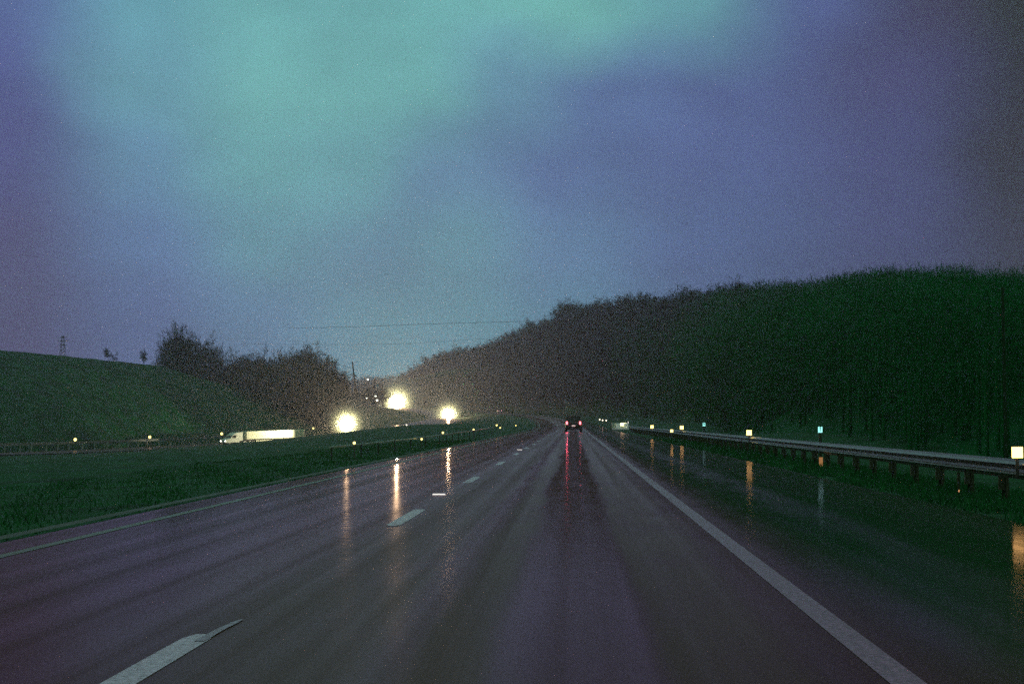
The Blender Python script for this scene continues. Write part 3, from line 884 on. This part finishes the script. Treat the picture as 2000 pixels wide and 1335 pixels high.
# SUV ahead
SUVY = 170.0
suv = passenger_car('suv', 'dark sport utility vehicle ahead in our lane with both red tail lights lit', 'car', (0.0, SUVY + 2.35, float(rz(SUVY)) + .012), math.radians(90), M_carpaint)
for s_ in (-1, 1):
    q = Vector((s_ * .73, SUVY - .12, 1.05))
    lamp(q, 70 if s_ < 0 else 6, (1, .16, .22), q + Vector((0, -10, -.3)), 60, .10)
# tiny car far up the hill
p = at(974.8, 799.8, 600)
far_c = passenger_car('hatchback', 'tiny distant car with pinkish tail lights on the far bend rising left', 'car', (p.x - 0.0, p.y + 2.2, float(rz(600)) + .01), math.radians(90 + 6), M_carpaint2, 'car', M_tail_far)
# oncoming cars
HC = [(677, 827, 363, 1.8, 'truck'), (875.5, 810, 598, .9, 'car'), (775, 785, 800, 1.4, 'truck')]


def opp_ground(x, y):
    i = np.argmin((OPP[:, 0] - x)**2 + (OPP[:, 1] - y)**2); return float(OPP[i, 2]) + .04


def truck(name, label, loc, heading, cabmat, trailer=True, lit=False, group=None, hl_h=1.0):
    """+X forward, front bumper at x=0; tractor and box trailer as one articulated vehicle"""
    t = empty(name, loc, heading); tag(t, label, 'truck', group)
    W2 = 1.22
    # cab: sloped aerodynamic profile
    prof = [(0, .55), (.05, 1.35), (-1.05, 1.72), (-1.55, 2.45), (-2.5, 3.20), (-4.1, 3.30), (-4.1, 1.0), (-3.4, .95), (-3.2, .55)]
    b = MB(); b.prism(prof, -W2, W2); b.build('cab', cabmat, t)
    MB().add([(-1.085, -.95, 1.80), (-1.085, .95, 1.80), (-1.555, .88, 2.50), (-1.555, -.88, 2.50)], [(0, 1, 2, 3)]).build('windscreen', M_glass, t)
    for s_ in (-1, 1):
        MB().add([(-1.5, s_ * (W2 + .012), 1.75), (-2.5, s_ * (W2 + .012), 1.75), (-2.5, s_ * (W2 + .012), 2.5), (-1.8, s_ * (W2 + .012), 2.5)], [(0, 1, 2, 3)]).build('side_window', M_glass, t)
        MB().box((.05, s_ * .92, hl_h), (.10, .34, .22), bev=.04).build('headlight', M_head if lit else mat('lit_lens', (.9, .9, .85), .2, emis=(1, .95, .8), estr=9), t)
        MB().box((-1.35, s_ * (W2 + .22), 2.15), (.12, .18, .55), bev=.03).build('mirror', M_black, t)
        wheel(t, -.95, s_ * 1.05, .5, .3); wheel(t, -4.6, s_ * 1.02, .5, .4); wheel(t, -5.85, s_ * 1.02, .5, .4)
    MB().box((.06, 0, .55), (.16, 2.3, .35), bev=.06).build('bumper', M_rim, t)
    MB().box((-5.0, 0, .95), (4.2, .9, .25), bev=.03).build('chassis', M_black, t)
    if trailer:
        tl = MB().box((-5.0 - 7.4, 0, 2.36), (14.8, 2.5, 2.2), bev=.05).build('trailer', M_white, t)
        MB().box((-12.4, 0, 1.08), (14.6, 1.1, .16)).build('trailer_frame', M_black, t)
        for s_ in (-1, 1):
            MB().box((-11.6, s_ * 1.16, .72), (8.4, .04, .30), bev=.01).build('side_skirt', M_white, t)
            for xw in (-17.0, -18.3): wheel(t, xw, s_ * 1.02, .5, .4)
        MB().box((-19.8, 0, .7), (.12, 2.2, .14)).build('rear_bar', M_black, t)
    return t


pa = at(436, 868, 331); pb = at(600, 857, 348)
hd = math.atan2(pa.y - pb.y, pa.x - pb.x)
wt = truck('semi_truck', 'long white semi trailer truck passing on the low road to the left', (pa.x, pa.y, opp_ground(pa.x, pa.y)), hd, M_cabw)
slope = math.atan2(opp_ground(pb.x, pb.y) - opp_ground(pa.x, pa.y), 20.0)
wt.rotation_euler = (0, math.atan2(pb.z - pa.z, (pb - pa).length) * .55, hd)
wt.scale = (1.07, .9, .78)
wt.location.z -= .15

def glare_mat(den):  # mist for the added glare balls
    m = bpy.data.materials.new('lens_glare_mist'); m.use_nodes = True
    t = m.node_tree; t.nodes.clear()
    pv = t.nodes.new('ShaderNodeVolumePrincipled'); mo = t.nodes.new('ShaderNodeOutputMaterial'); t.links.new(pv.outputs[0], mo.inputs['Volume'])
    pv.inputs['Color'].default_value = (.95, .95, .95, 1); pv.inputs['Anisotropy'].default_value = .5
    pv.inputs['Density'].default_value = den
    return m


glow = (1.0, .93, .42)
for px, py, d, h, kd in HC:
    p = at(px, py, d)
    gz = opp_ground(p.x, p.y)
    dirc = (CAMP - p); dirc.z = 0; hdg = math.atan2(dirc.y, dirc.x)
    if kd == 'car':
        passenger_car('oncoming_car', 'oncoming car with dazzling headlights, rightmost of the three glares', 'car', (p.x + 2.2 * -math.cos(hdg), p.y + 2.2 * -math.sin(hdg), p.z - .62), hdg, M_carpaint2, 'car', lights_front=True, group='oncoming vehicles with glaring headlights')
    else:
        lb = 'oncoming truck with dazzling headlights, leftmost glare right behind the white trailer' if px < 700 else 'oncoming truck high on the far slope, the middle and tallest glare'
        truck('oncoming_truck', lb, (p.x, p.y, p.z - h), hdg, M_carpaint2, trailer=True, lit=True, group='oncoming vehicles with glaring headlights', hl_h=h)
    q = p + dirc.normalized() * .6
    e = {363: 3.6e4, 598: 5.5e4, 800: 2.0e5}[d]
    lamp(q, e, glow, CAMP, 100, {363: .5, 598: .6, 800: .6}[d], blend=1.0)
    sr = {363: 6.5, 598: 9.0, 800: 15.0}[d]  # added mist balls imitate lens glare round the headlights
    o = MB().ball(sr).build('glare_ball', glare_mat(.016)); o.location = p + dirc.normalized() * .9
    MB().ball(sr * .68).build('inner_glare', glare_mat(.036), o)
    MB().ball(sr * .40).build('core_glare', glare_mat(.10), o)
    tag(o, 'added ball of mist imitating lens glare round the ' + {363: 'leftmost', 598: 'rightmost', 800: 'middle'}[d] + ' pair of oncoming headlights', 'lens glare', kind='stuff')
# extra spot, set apart from the following headlights, added to wash the trailer side
lamp(at(655, 836, 340), 30000, (1, .9, .55), at(500, 848, 338), 60, .2)

# ------------------------------------------------------------------ poles, lamps, wires
def tilt_pole(name, label, base, top, r, arms=(), group=None, mat_=M_wood, cat='utility pole'):
    t = empty(name, base); tag(t, label, cat, group)
    tp = Vector(top) - Vector(base)
    MB().tube([(0, 0, -1), tp * .5, tp], [r * 1.2, r, r * .75], 8).build('pole', mat_, t)
    for f, w in arms:
        MB().box(tp * f, (w, .18, .18), bev=.02).build('crossarm', mat_, t)
        for s_ in (-1, -.4, .4, 1):
            MB().tube([tp * f + Vector((s_ * w * .46, 0, .08)), tp * f + Vector((s_ * w * .46, 0, .4))], [.08, .05], 6).build('insulator', M_steel, t)
    return t


tilt_pole('utility_pole', 'tall thin leaning utility pole standing against the sky left of the glares', at(699, 792, 420), at(688, 706, 420), .22, [(.68, 1.5)], 'utility poles by the junction')
tilt_pole('utility_pole', 'short utility pole left of its twin above the middle glare', at(733, 790, 620), at(731, 741, 620), .28, [(.85, 2.4)], 'utility poles by the junction')
tilt_pole('utility_pole', 'short utility pole with crossarm nearest above the middle glare', at(748, 790, 640), at(746, 738, 640), .26, [(.80, 3.2)], 'utility poles by the junction')
tilt_pole('utility_pole', 'dark bare utility pole against the black wooded slope at far right', at(1966, 925, 44), at(1958, 560, 44), .05, [], None, M_bark)
# lattice tower on the bank
def pylon(px, pyb, pyt, d):
    base = at(px, pyb, d); hgt = at(px, pyt, d).z - base.z
    t = empty('lattice_tower', base); tag(t, 'faint thin lattice tower above the grassy bank at far left', 'pylon')
    b = MB()
    w0, w1 = 1.1, .3
    zs_ = np.linspace(0, hgt, 8)
    co = [(1, 1), (1, -1), (-1, -1), (-1, 1)]
    for k in range(7):
        wa = w0 + (w1 - w0) * k / 7; wb = w0 + (w1 - w0) * (k + 1) / 7
        for i in range(4):
            c0, c1 = co[i], co[(i + 1) % 4]
            b.tube([(c0[0] * wa, c0[1] * wa, zs_[k]), (c0[0] * wb, c0[1] * wb, zs_[k + 1])], .06, 4)
            b.tube([(c0[0] * wa, c0[1] * wa, zs_[k]), (c1[0] * wb, c1[1] * wb, zs_[k + 1])], .07, 4)
    b.build('tower', M_steel, t)
    for f in (.62, .78, .93):
        MB().box((0, 0, hgt * f), (3.4, .2, .2)).build('crossarm', M_steel, t)


pylon(122, 705, 655, 560)
# power lines across the valley
for i, (pts, lb) in enumerate([([(560, 641, 500), (700, 637.5, 480), (850, 632, 460), (1045, 627, 440)], 'thin dark power line crossing the sky above the glares'),
                               ([(470, 671, 520), (620, 672.5, 500), (780, 671, 490), (960, 660, 480)], 'fainter lower power line sagging above the glares')]):
    P = catmull([at(*q) for q in pts], 6)
    o = MB().tube([q - P[0] for q in P], .045 if i == 0 else .03, 4).build('power_line', M_wire); o.location = P[0]
    tag(o, lb, 'power line')
# far lamps
for px, py, d, lb, s_ in [(718.5, 740.5, 500, 'small white lamp glowing highest, just right of the tall leaning pole', .34), (716, 777, 520, 'dim whitish lamp between the left glare and the twin poles', .25), (733.5, 773, 610, 'white lamp left of the middle glare, upper of two', .40), (736.5, 781, 600, 'yellowish lamp left of the middle glare, lower of two', .50)]:
    p = at(px, py, d); base = Vector((p.x, p.y, p.z - (9 if s_ < .38 else 5)))
    t = empty('street_lamp', base); tag(t, lb, 'street lamp', 'far street lamps near the junction')
    MB().tube([(.3, .3, -2), (.3, .3, p.z - base.z + .3), (0, 0, p.z - base.z + .35)], [.12, .08, .06], 6).build('pole', M_wood, t)
    MB().tube([(0, 0, p.z - base.z - s_ * .6), (0, 0, p.z - base.z), (0, 0, p.z - base.z + s_ * .5)], [s_ * .5, s_, s_ * .4], 10).build('lamp_head', M_lampglow, t)

# ------------------------------------------------------------------ trees
def tree_segments(rs, H, spread, levels=4):
    """list of (p0, p1, r0, r1, level)"""
    segs = []

    def grow(p, d, ln, r, lev):
        n = 3 if lev < 2 else 2
        q = p; dd = d
        for k in range(n):
            dd = (dd + Vector(rs.normal(0, .12, 3)) + Vector((0, 0, .05))).normalized()
            e = q + dd * (ln / n)
            r1 = r * (1 - .22)
            segs.append((q, e, r, r1, lev)); 
            if lev < levels and (k > 0 or lev > 0):
                for _ in range(2 if lev < 2 else 2):
                    ang = rs.uniform(.45, .95); phi = rs.uniform(0, 2 * math.pi)
                    a_ = dd.orthogonal().normalized(); b_ = dd.cross(a_)
                    nd = (dd * math.cos(ang) + (a_ * math.cos(phi) + b_ * math.sin(phi)) * math.sin(ang) * spread).normalized()
                    grow(e, nd, ln * rs.uniform(.55, .75), r1 * .62, lev + 1)
            q, r = e, r1
    grow(Vector((0, 0, -.6)), Vector((0, 0, 1)), H * .52, H * .018, 0)
    return segs


def seg_mesh(segs, n):
    P0 = np.array([s[0][:] for s in segs]); P1 = np.array([s[1][:] for s in segs])
    R0 = np.array([s[2] for s in segs]); R1 = np.array([s[3] for s in segs])
    T = P1 - P0; T /= np.linalg.norm(T, axis=1, keepdims=True) + 1e-9
    A = np.where(np.abs(T[:, 2:3]) < .9, np.array([[0, 0, 1.]]), np.array([[1., 0, 0]]))
    U = np.cross(T, A); U /= np.linalg.norm(U, axis=1, keepdims=True); V = np.cross(T, U)
    V_, F_ = [], []
    q = np.arange(n) * 2 * np.pi / n
    ring = U[:, None, :] * np.cos(q)[None, :, None] + V[:, None, :] * np.sin(q)[None, :, None]
    a_ = P0[:, None, :] + ring * R0[:, None, None]; b_ = P1[:, None, :] + ring * R1[:, None, None]
    vv = np.concatenate([a_, b_], 1).reshape(-1, 3)
    base = (np.arange(len(segs)) * 2 * n)[:, None]
    k = np.arange(n); j = (k + 1) % n
    ff = np.stack([base + k, base + j, base + n + j, base + n + k], -1).reshape(-1, 4)
    return vv, ff


def twig_mesh(rs, P, Dr, ln, w, per, up=.3):
    """per thin leaf-shaped quads around each point"""
    n = len(P) * per
    p = np.repeat(P, per, 0) + rs.normal(0, ln * .25, (n, 3))
    d = np.repeat(Dr, per, 0) * .6 + rs.normal(0, .6, (n, 3)) + [0, 0, up]
    d /= np.linalg.norm(d, axis=1, keepdims=True)
    s = np.cross(d, rs.normal(0, 1, (n, 3))); s /= np.linalg.norm(s, axis=1, keepdims=True)
    if hasattr(w, '__len__'): w = np.repeat(w, per)[:, None]
    l = ln * rs.uniform(.6, 1.3, (n, 1))
    v = np.stack([p - s * w * .5, p + d * l * .5 - s * w * .4, p + d * l, p + d * l * .5 + s * w * .4], 1)
    return v.reshape(-1, 3), np.arange(n * 4).reshape(-1, 4)


variants = []
for vi in range(5):
    rs = np.random.default_rng(100 + vi)
    H = 12.0
    segs = tree_segments(rs, H, [1.0, .8, 1.15, .9, .7][vi])
    big = [s for s in segs if s[4] <= 1]; small = [s for s in segs if s[4] >= 2]
    tips = [s for s in segs if s[4] >= 3]
    top = max(s[1].z for s in segs)
    k = H / top
    vv, ff = seg_mesh([(a_ * k, b_ * k, r0, r1, l_) for a_, b_, r0, r1, l_ in big], 6)
    tv = (vv, ff)
    v1, f1 = seg_mesh([(a_ * k, b_ * k, max(r0, .02), max(r1, .015), l_) for a_, b_, r0, r1, l_ in small], 3)
    P = np.array([(s[1] * k)[:] for s in tips]); D = np.array([((s[1] - s[0]).normalized())[:] for s in tips])
    sel = np.arange(len(P))
    if len(sel) > 420: sel = rs.choice(len(P), 420, replace=False)
    v2, f2 = twig_mesh(rs, P[sel], D[sel], .85, .11, 6)
    cv = np.vstack([v1, v2]); cf = np.vstack([f1, f2 + len(v1)])
    variants.append((tv, (cv, cf)))

proto_tree = []


def add_tree(base, h, label, group, vi=None, rz_=None, wide=1.0):
    vi = random.randrange(5) if vi is None else vi
    while len(proto_tree) < 5: proto_tree.append(None)
    if proto_tree[vi] is None:
        t = empty('bare_tree', base)
        np_mesh('trunk', *variants[vi][0], M_bark, t); np_mesh('crown', *variants[vi][1], M_twig_mid, t)
        proto_tree[vi] = t
    else:
        t = copy_tree(proto_tree[vi])
    t.location = base; t.rotation_euler = (0, 0, random.uniform(0, 6.28) if rz_ is None else rz_)
    s_ = h / 12.0
    t.scale = (s_ * wide, s_ * wide, s_)
    tag(t, label, 'tree', group)
    return t


def wood(name, label, pos, hts, per=110, ln=2.2, w=.30, m=None):
    """a far-off wood reading as one mass"""
    n = len(pos)
    cen = pos + np.stack([np.zeros(n), np.zeros(n), hts * .50], 1)
    m_ = per
    u = rng.normal(0, 1, (n, m_, 3)); u /= np.linalg.norm(u, axis=2, keepdims=True)
    r = rng.uniform(.25, 1.0, (n, m_, 1)) ** .5
    rad = np.stack([hts * .28, hts * .28, hts * .50], 1)[:, None, :]
    P = (cen[:, None, :] + u * r * rad).reshape(-1, 3)
    D = u.reshape(-1, 3)
    wv = np.minimum(w, np.repeat(np.maximum(pos[:, 1], 30) * 4.6e-4, m_))
    v, f = twig_mesh(rng, P, D, ln, wv, 1, 0.0)
    # trunks
    tv = []
    q = np.arange(3) * 2.0944
    ring = np.stack([np.cos(q), np.sin(q), q * 0], 1)
    a_ = pos[:, None, :] + ring[None] * .12 + [0, 0, -.8]; b_ = pos[:, None, :] + ring[None] * .08 + np.stack([hts * 0, hts * 0, hts * .8], 1)[:, None, :]
    vv = np.concatenate([a_, b_], 1).reshape(-1, 3); base = (np.arange(n) * 6)[:, None]
    k = np.arange(3); j = (k + 1) % 3
    ff = np.stack([base + k, base + j, base + 3 + j, base + 3 + k], -1).reshape(-1, 4)
    o_ = np_mesh(name, np.vstack([v, vv]), np.vstack([f, ff + len(v)]), m or M_twig)
    tag(o_, label, 'wood', kind='stuff')
    return o_


# ------------------------------------------------------------------ hills: lofts foot -> ridge -> back
def loft_hill(name, label, foot, ridge, nu=90, nv=14, back=120.0, m=M_hill, bulge=.25, rough_=.8):
    F_ = catmull(foot, 14); R_ = catmull(ridge, 14)
    def res(P, n):
        A = np.array([tuple(p) for p in P]); t = np.linspace(0, len(A) - 1, n); i = np.clip(t.astype(int), 0, len(A) - 2); f = (t - i)[:, None]
        return A[i] * (1 - f) + A[i + 1] * f
    F_ = res(F_, nu); R_ = res(R_, nu)
    rows = []
    for k in range(nv):
        t = k / (nv - 1)
        P = F_ * (1 - t) + R_ * t
        P[:, 2] += math.sin(math.pi * t) * bulge * (R_[:, 2] - F_[:, 2]) * .5
        if 0 < k: P[:, 2] += rng.normal(0, rough_ * .25, nu)
        rows.append(P)
    dirv = R_ - F_; dirv[:, 2] = 0; dirv /= np.linalg.norm(dirv, axis=1, keepdims=True)
    for b_ in (.3, 1.0):
        P = R_ + dirv * back * b_; P[:, 2] = R_[:, 2] * (1 - .12 * b_) - 3 * b_
        rows.append(P)
    P = rows[-1].copy() + dirv * 30; P[:, 2] = -8; rows.append(P)
    F0 = F_.copy() - dirv * 3; F0[:, 2] -= 4; rows.insert(0, F0)
    V_ = np.stack(rows, 0)
    r, c = V_.shape[:2]
    id_ = np.arange(r * c).reshape(r, c)
    f = np.stack([id_[:-1, :-1], id_[:-1, 1:], id_[1:, 1:], id_[1:, :-1]], -1).reshape(-1, 4)
    o_ = np_mesh(name, V_.reshape(-1, 3), f, m, smooth=True); tag(o_, label, 'hill', kind='structure')
    return F_, R_, V_


# right hill. ridge ground sits one tree height under the photographed skyline
TH = 12.0
ridge_px = [(2450, 520, 190), (2200, 520, 215), (2000, 524, 245), (1850, 520, 275), (1700, 526, 305), (1580, 548, 335), (1460, 548, 370), (1340, 566, 420), (1200, 578, 490), (1120, 596, 550), (1050, 624, 620), (950, 664, 760), (865, 692, 900), (815, 722, 1040), (795, 738, 1120), (775, 772, 1200)]
ridge = []
for px, py, d in ridge_px:
    p = at(px, py, d); p.z -= TH * (1 if d < 900 else .8); ridge.append(p)
foot_xy = [(26, -30), (20, 0), (16, 30), (14.5, 60), (15, 100), (16, 160), (17, 220), (17, 290), (14, 350), (7, 440), (-4, 540), (-22, 680), (-52, 840), (-80, 960), (-108, 1060), (-140, 1160)]
foot = [Vector((x, y, float(ground_z([x], [y])[0]) - .1)) for x, y in foot_xy]
Fh, Rh, Vh = loft_hill('wooded_hill', 'dark hill rising from the right shoulder and running far ahead', foot, ridge, nu=150, nv=16, back=140)


def scatter(F_, R_, V_, n, tmin=.04, tmax=1.0, dens=None):
    nu = V_.shape[1]; rows = V_[1:17] if V_.shape[0] > 17 else V_[1:-3]
    nr = rows.shape[0]
    # probability by arc length
    seg = np.linalg.norm(np.diff(R_ + F_, axis=0), axis=1)
    if dens is not None: seg = seg * dens(((R_ + F_) / 2)[:-1, 1])
    cdf = np.cumsum(seg) / seg.sum()
    u = np.searchsorted(cdf, rng.random(n)) + rng.random(n)
    u = np.clip(u, 0, nu - 1.001)
    t = tmin + (tmax - tmin) * rng.random(n)
    tv = t * (nr - 1.001)
    i = tv.astype(int); j = u.astype(int); a_ = (tv - i)[:, None]; b_ = (u - j)[:, None]
    return (rows[i, j] * (1 - a_) * (1 - b_) + rows[i + 1, j] * a_ * (1 - b_) + rows[i, j + 1] * (1 - a_) * b_ + rows[i + 1, j + 1] * a_ * b_)


SKY_X = np.array([775, 795, 815, 865, 950, 1050, 1120, 1200, 1340, 1460, 1580, 1700, 1850, 2000, 2300, 3500.])
SKY_Y = np.array([772, 738, 722, 692, 664, 624, 596, 578, 566, 548, 548, 526, 520, 524, 520, 500.])
pos = scatter(Fh, Rh, Vh, 12000, .05, 1.0, lambda y: np.clip(400 / (y + 150), .25, 1.6))
hts = rng.uniform(5.5, 12.5, len(pos))
ppx = 1120 + 3000 * pos[:, 0] / np.maximum(pos[:, 1], 1); ppy = 822 - 3000 * (pos[:, 2] + hts - CAM_H) / np.maximum(pos[:, 1], 1)
lim = np.interp(ppx, SKY_X, SKY_Y) + np.where(pos[:, 1] < 200, 30, 4)
fit = 1.0 + (ppy - lim) / 3000 * pos[:, 1] / hts
hts = np.where(ppy < lim, hts * fit, hts)
ok = (pos[:, 1] > 25) & (hts > 4) & (ppx < 2500)
pos, hts = pos[ok][:6500], hts[ok][:6500]
near = pos[:, 1] < 230 + rng.random(len(pos)) * 230
print('wood', near.sum(), (~near).sum())
wood('hillside_wood', 'dense leafless wood covering the near part of the right hill', pos[near], hts[near], per=210, ln=1.2, w=.13)
und = scatter(Fh, Rh, Vh, 4200, .0, .85, lambda y: np.clip(300 / (y + 60), .1, 2.0))
und = und[(und[:, 1] > 35) & (und[:, 1] < 340)]
wood('hillside_scrub', 'low tangled scrub filling the foot of the right wooded hill', und, rng.uniform(2.5, 5.5, len(und)), per=90, ln=1.0, w=.11)
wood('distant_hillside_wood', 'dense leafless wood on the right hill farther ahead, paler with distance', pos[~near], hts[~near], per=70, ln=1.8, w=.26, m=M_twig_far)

# individual trees along the skyline of the right hill
cnt = 0
prev_x = 1e9
for i in range(len(Rh) - 1, -1, -1):
    pass
arc = np.concatenate([[0], np.cumsum(np.linalg.norm(np.diff(Rh[:, :2], axis=0), axis=1))])
s_ = 0.0
while s_ < arc[-1]:
    i = min(np.searchsorted(arc, s_), len(Rh) - 1)
    p = Rh[i]
    d = p[1]
    if 100 < d < 1200:
        px = 1120 + 3000 * p[0] / p[1]
        tallf = 1.0
        if 1105 < px < 1150 or 1440 < px < 1500 or 1170 < px < 1215: tallf = 1.09
        h = TH * random.uniform(.82, 1.08) * tallf
        if px < 2120:
            if px > 1640: h = TH * random.uniform(.70, .86)
            add_tree((p[0] + random.uniform(-2, 2), p[1] + random.uniform(-2, 2), p[2] - .5), h, 'bare winter tree standing on the skyline of the right wooded hill', 'bare trees along the right hill skyline', wide=random.uniform(.9, 1.25))
    s_ += max(5.0, min(9.5, d * .0135)) * random.uniform(.7, 1.3)

# left bank
bank_top_px = [(-260, 655, 310), (-120, 669, 320), (0, 683, 330), (100, 692.5, 340), (200, 702.5, 352), (310, 715, 366), (380, 735, 380), (470, 760, 395), (600, 795, 420), (680, 825, 440)]
bank_top = [at(*q) for q in bank_top_px]
bank_foot_px = [(-400, 868, 240), (-180, 866, 262), (-20, 864, 276), (110, 861, 292), (210, 858, 316), (330, 853, 336), (420, 849, 350), (520, 844, 360), (610, 841, 372), (690, 838, 400)]
bank_foot = [at(*q) for q in bank_foot_px]
for q in bank_foot: q.z -= .8
Fb, Rb, Vb = loft_hill('grass_bank', 'smooth grassy bank rising at far left behind the opposing road', bank_foot, bank_top, nu=80, nv=12, back=60, m=M_grass, bulge=.1, rough_=.25)

# wood at the right end of the bank (things: those that show on its skyline; the rest one mass)
def col_trees(lst, label, group, wide=1.0):
    for px, pyt, pyb, d in lst:
        b_ = at(px, pyb, d); tp = at(px, pyt, d)
        add_tree(b_, (tp.z - b_.z) * 1.04, label if isinstance(label, str) else label(px), group, wide=wide * random.uniform(.9, 1.2))


skyl = [(318, 652), (338, 643), (352, 638), (368, 646), (386, 652), (402, 664), (418, 678), (434, 700), (450, 702), (466, 692), (484, 686), (503, 682), (520, 690), (538, 694), (556, 688), (574, 680), (590, 672), (604, 684), (620, 692), (636, 702), (650, 716), (660, 732), (666, 752)]
col_trees([(334 + (px - 318) * .76, py, 770 + random.uniform(0, 12), 400 + random.uniform(-6, 10)) for px, py in skyl[:7]], 'tall bare tree of the highest clump where the grassy bank ends', 'tall trees of the left clump', .52)
col_trees([(px + random.uniform(-3, 3), py, 800 + random.uniform(0, 12), 415 + random.uniform(-6, 12)) for px, py in skyl[7:]], 'bare tree on the skyline of the left wood above the white truck', 'trees along the left wood skyline', .75)
add_tree(at(213, 711, 380), (at(213, 676, 380).z - at(213, 711, 380).z), 'small round lone tree on the grassy bank skyline, left of its slimmer neighbour', 'lone trees on the bank skyline', 0, wide=1.0)
add_tree(at(279, 722, 385), (at(279, 680, 385).z - at(279, 722, 385).z), 'small slim lone tree on the grassy bank skyline nearest the tall clump', 'lone trees on the bank skyline', 4, wide=.6)
# mass
P_, H_ = [], []
sk = np.array(skyl, float)
for _ in range(900):
    px = random.uniform(314, 668); top = np.interp(px, sk[:, 0], sk[:, 1]) + random.uniform(3, 10)
    d = random.uniform(385, 430)
    th = random.uniform(6, 9.5)
    py_top = top + (random.random() ** .8) * max(5, 815 - top)
    tp = at(px, py_top, d)
    if px > 640: tp.z -= 1.0
    P_.append((tp.x, tp.y, tp.z - th)); H_.append(th)
wood('left_wood', 'dark leafless wood behind the white truck on the left', np.array(P_), np.array(H_), per=80, ln=1.5, w=.24, m=M_twig_mid)

# far low ridge seen through the gap
fr = [at(560, 775, 1250), at(640, 768, 1250), at(690, 764, 1250), at(740, 760, 1250), at(800, 762, 1300), at(860, 770, 1350), at(930, 780, 1400)]
ff_ = [at(540, 800, 900), at(620, 800, 900), at(680, 799, 920), at(740, 798, 950), at(800, 796, 1000), at(850, 795, 1060), at(905, 796, 1150)]
Ff, Rf, Vf = loft_hill('far_ridge', 'low hazy ridge far away in the gap between the two woods', ff_, fr, nu=40, nv=10, back=150)
pos = scatter(Ff, Rf, Vf, 700)
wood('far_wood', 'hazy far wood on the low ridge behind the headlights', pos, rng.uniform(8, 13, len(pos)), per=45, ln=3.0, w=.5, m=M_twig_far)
# mid trees left of the gap (behind the leaning pole) 
col_trees([(672, 762, 812, 520), (684, 768, 812, 560), (700, 770, 812, 600), (716, 762, 810, 640), (727, 752, 808, 660), (738, 752, 806, 680)], 'hazy bare tree in the gap beside the utility poles', 'hazy trees by the utility poles', 1.1)

# ------------------------------------------------------------------ grass tufts by the road
def tufts(n, xr, yr, h, lab, name):
    X = rng.uniform(*xr, n); Y = yr[0] + (yr[1] - yr[0]) * rng.random(n) ** 1.5
    # clumps
    keep = (np.sin(X * 3.1 + Y * .9) + np.sin(Y * 2.3 - X) + rng.normal(0, .8, n)) > -.4
    X, Y = X[keep], Y[keep]
    Z = ground_z(X, Y) - .02
    P = np.stack([X, Y, Z], 1); m_ = len(P)
    d = rng.normal(0, .35, (m_, 3)); d[:, 2] = 1; d /= np.linalg.norm(d, axis=1, keepdims=True)
    hh = h * rng.uniform(.4, 1.3, (m_, 1)); s1 = np.cross(d, rng.normal(0, 1, (m_, 3))); s1 /= np.linalg.norm(s1, axis=1, keepdims=True); s1 *= .008 + .00025 * Y[:, None]
    bend = rng.normal(0, .05, (m_, 3))
    v = np.stack([P - s1, P + s1, P + d * hh + bend], 1).reshape(-1, 3)
    o_ = np_mesh(name, v, np.arange(m_ * 3).reshape(-1, 3), M_blade)
    tag(o_, lab, 'grass', kind='stuff')


tufts(60000, (5.5, 9.5), (14, 110), .16, 'rough grass growing under the right guardrail', 'verge_grass')
tufts(60000, (-15, -6.1), (12, 110), .07, 'short grass growing on the median left of the road', 'median_grass')

# ------------------------------------------------------------------ haze
hz = MB().box((-50, 820, 70), (2100, 2100, 200)).build('haze', bpy.data.materials.new('haze_air'))
hm = hz.data.materials[0]; hm.use_nodes = True
t = hm.node_tree; t.nodes.clear()
pv = t.nodes.new('ShaderNodeVolumePrincipled'); mo = t.nodes.new('ShaderNodeOutputMaterial')
pv.inputs['Color'].default_value = (0.95, 0.75, 1.0, 1)
pv.inputs['Density'].default_value = 0.00052
pv.inputs['Anisotropy'].default_value = 0.78
t.links.new(pv.outputs[0], mo.inputs['Volume'])
tag(hz, 'damp evening haze hanging over the whole valley', 'haze', kind='stuff')
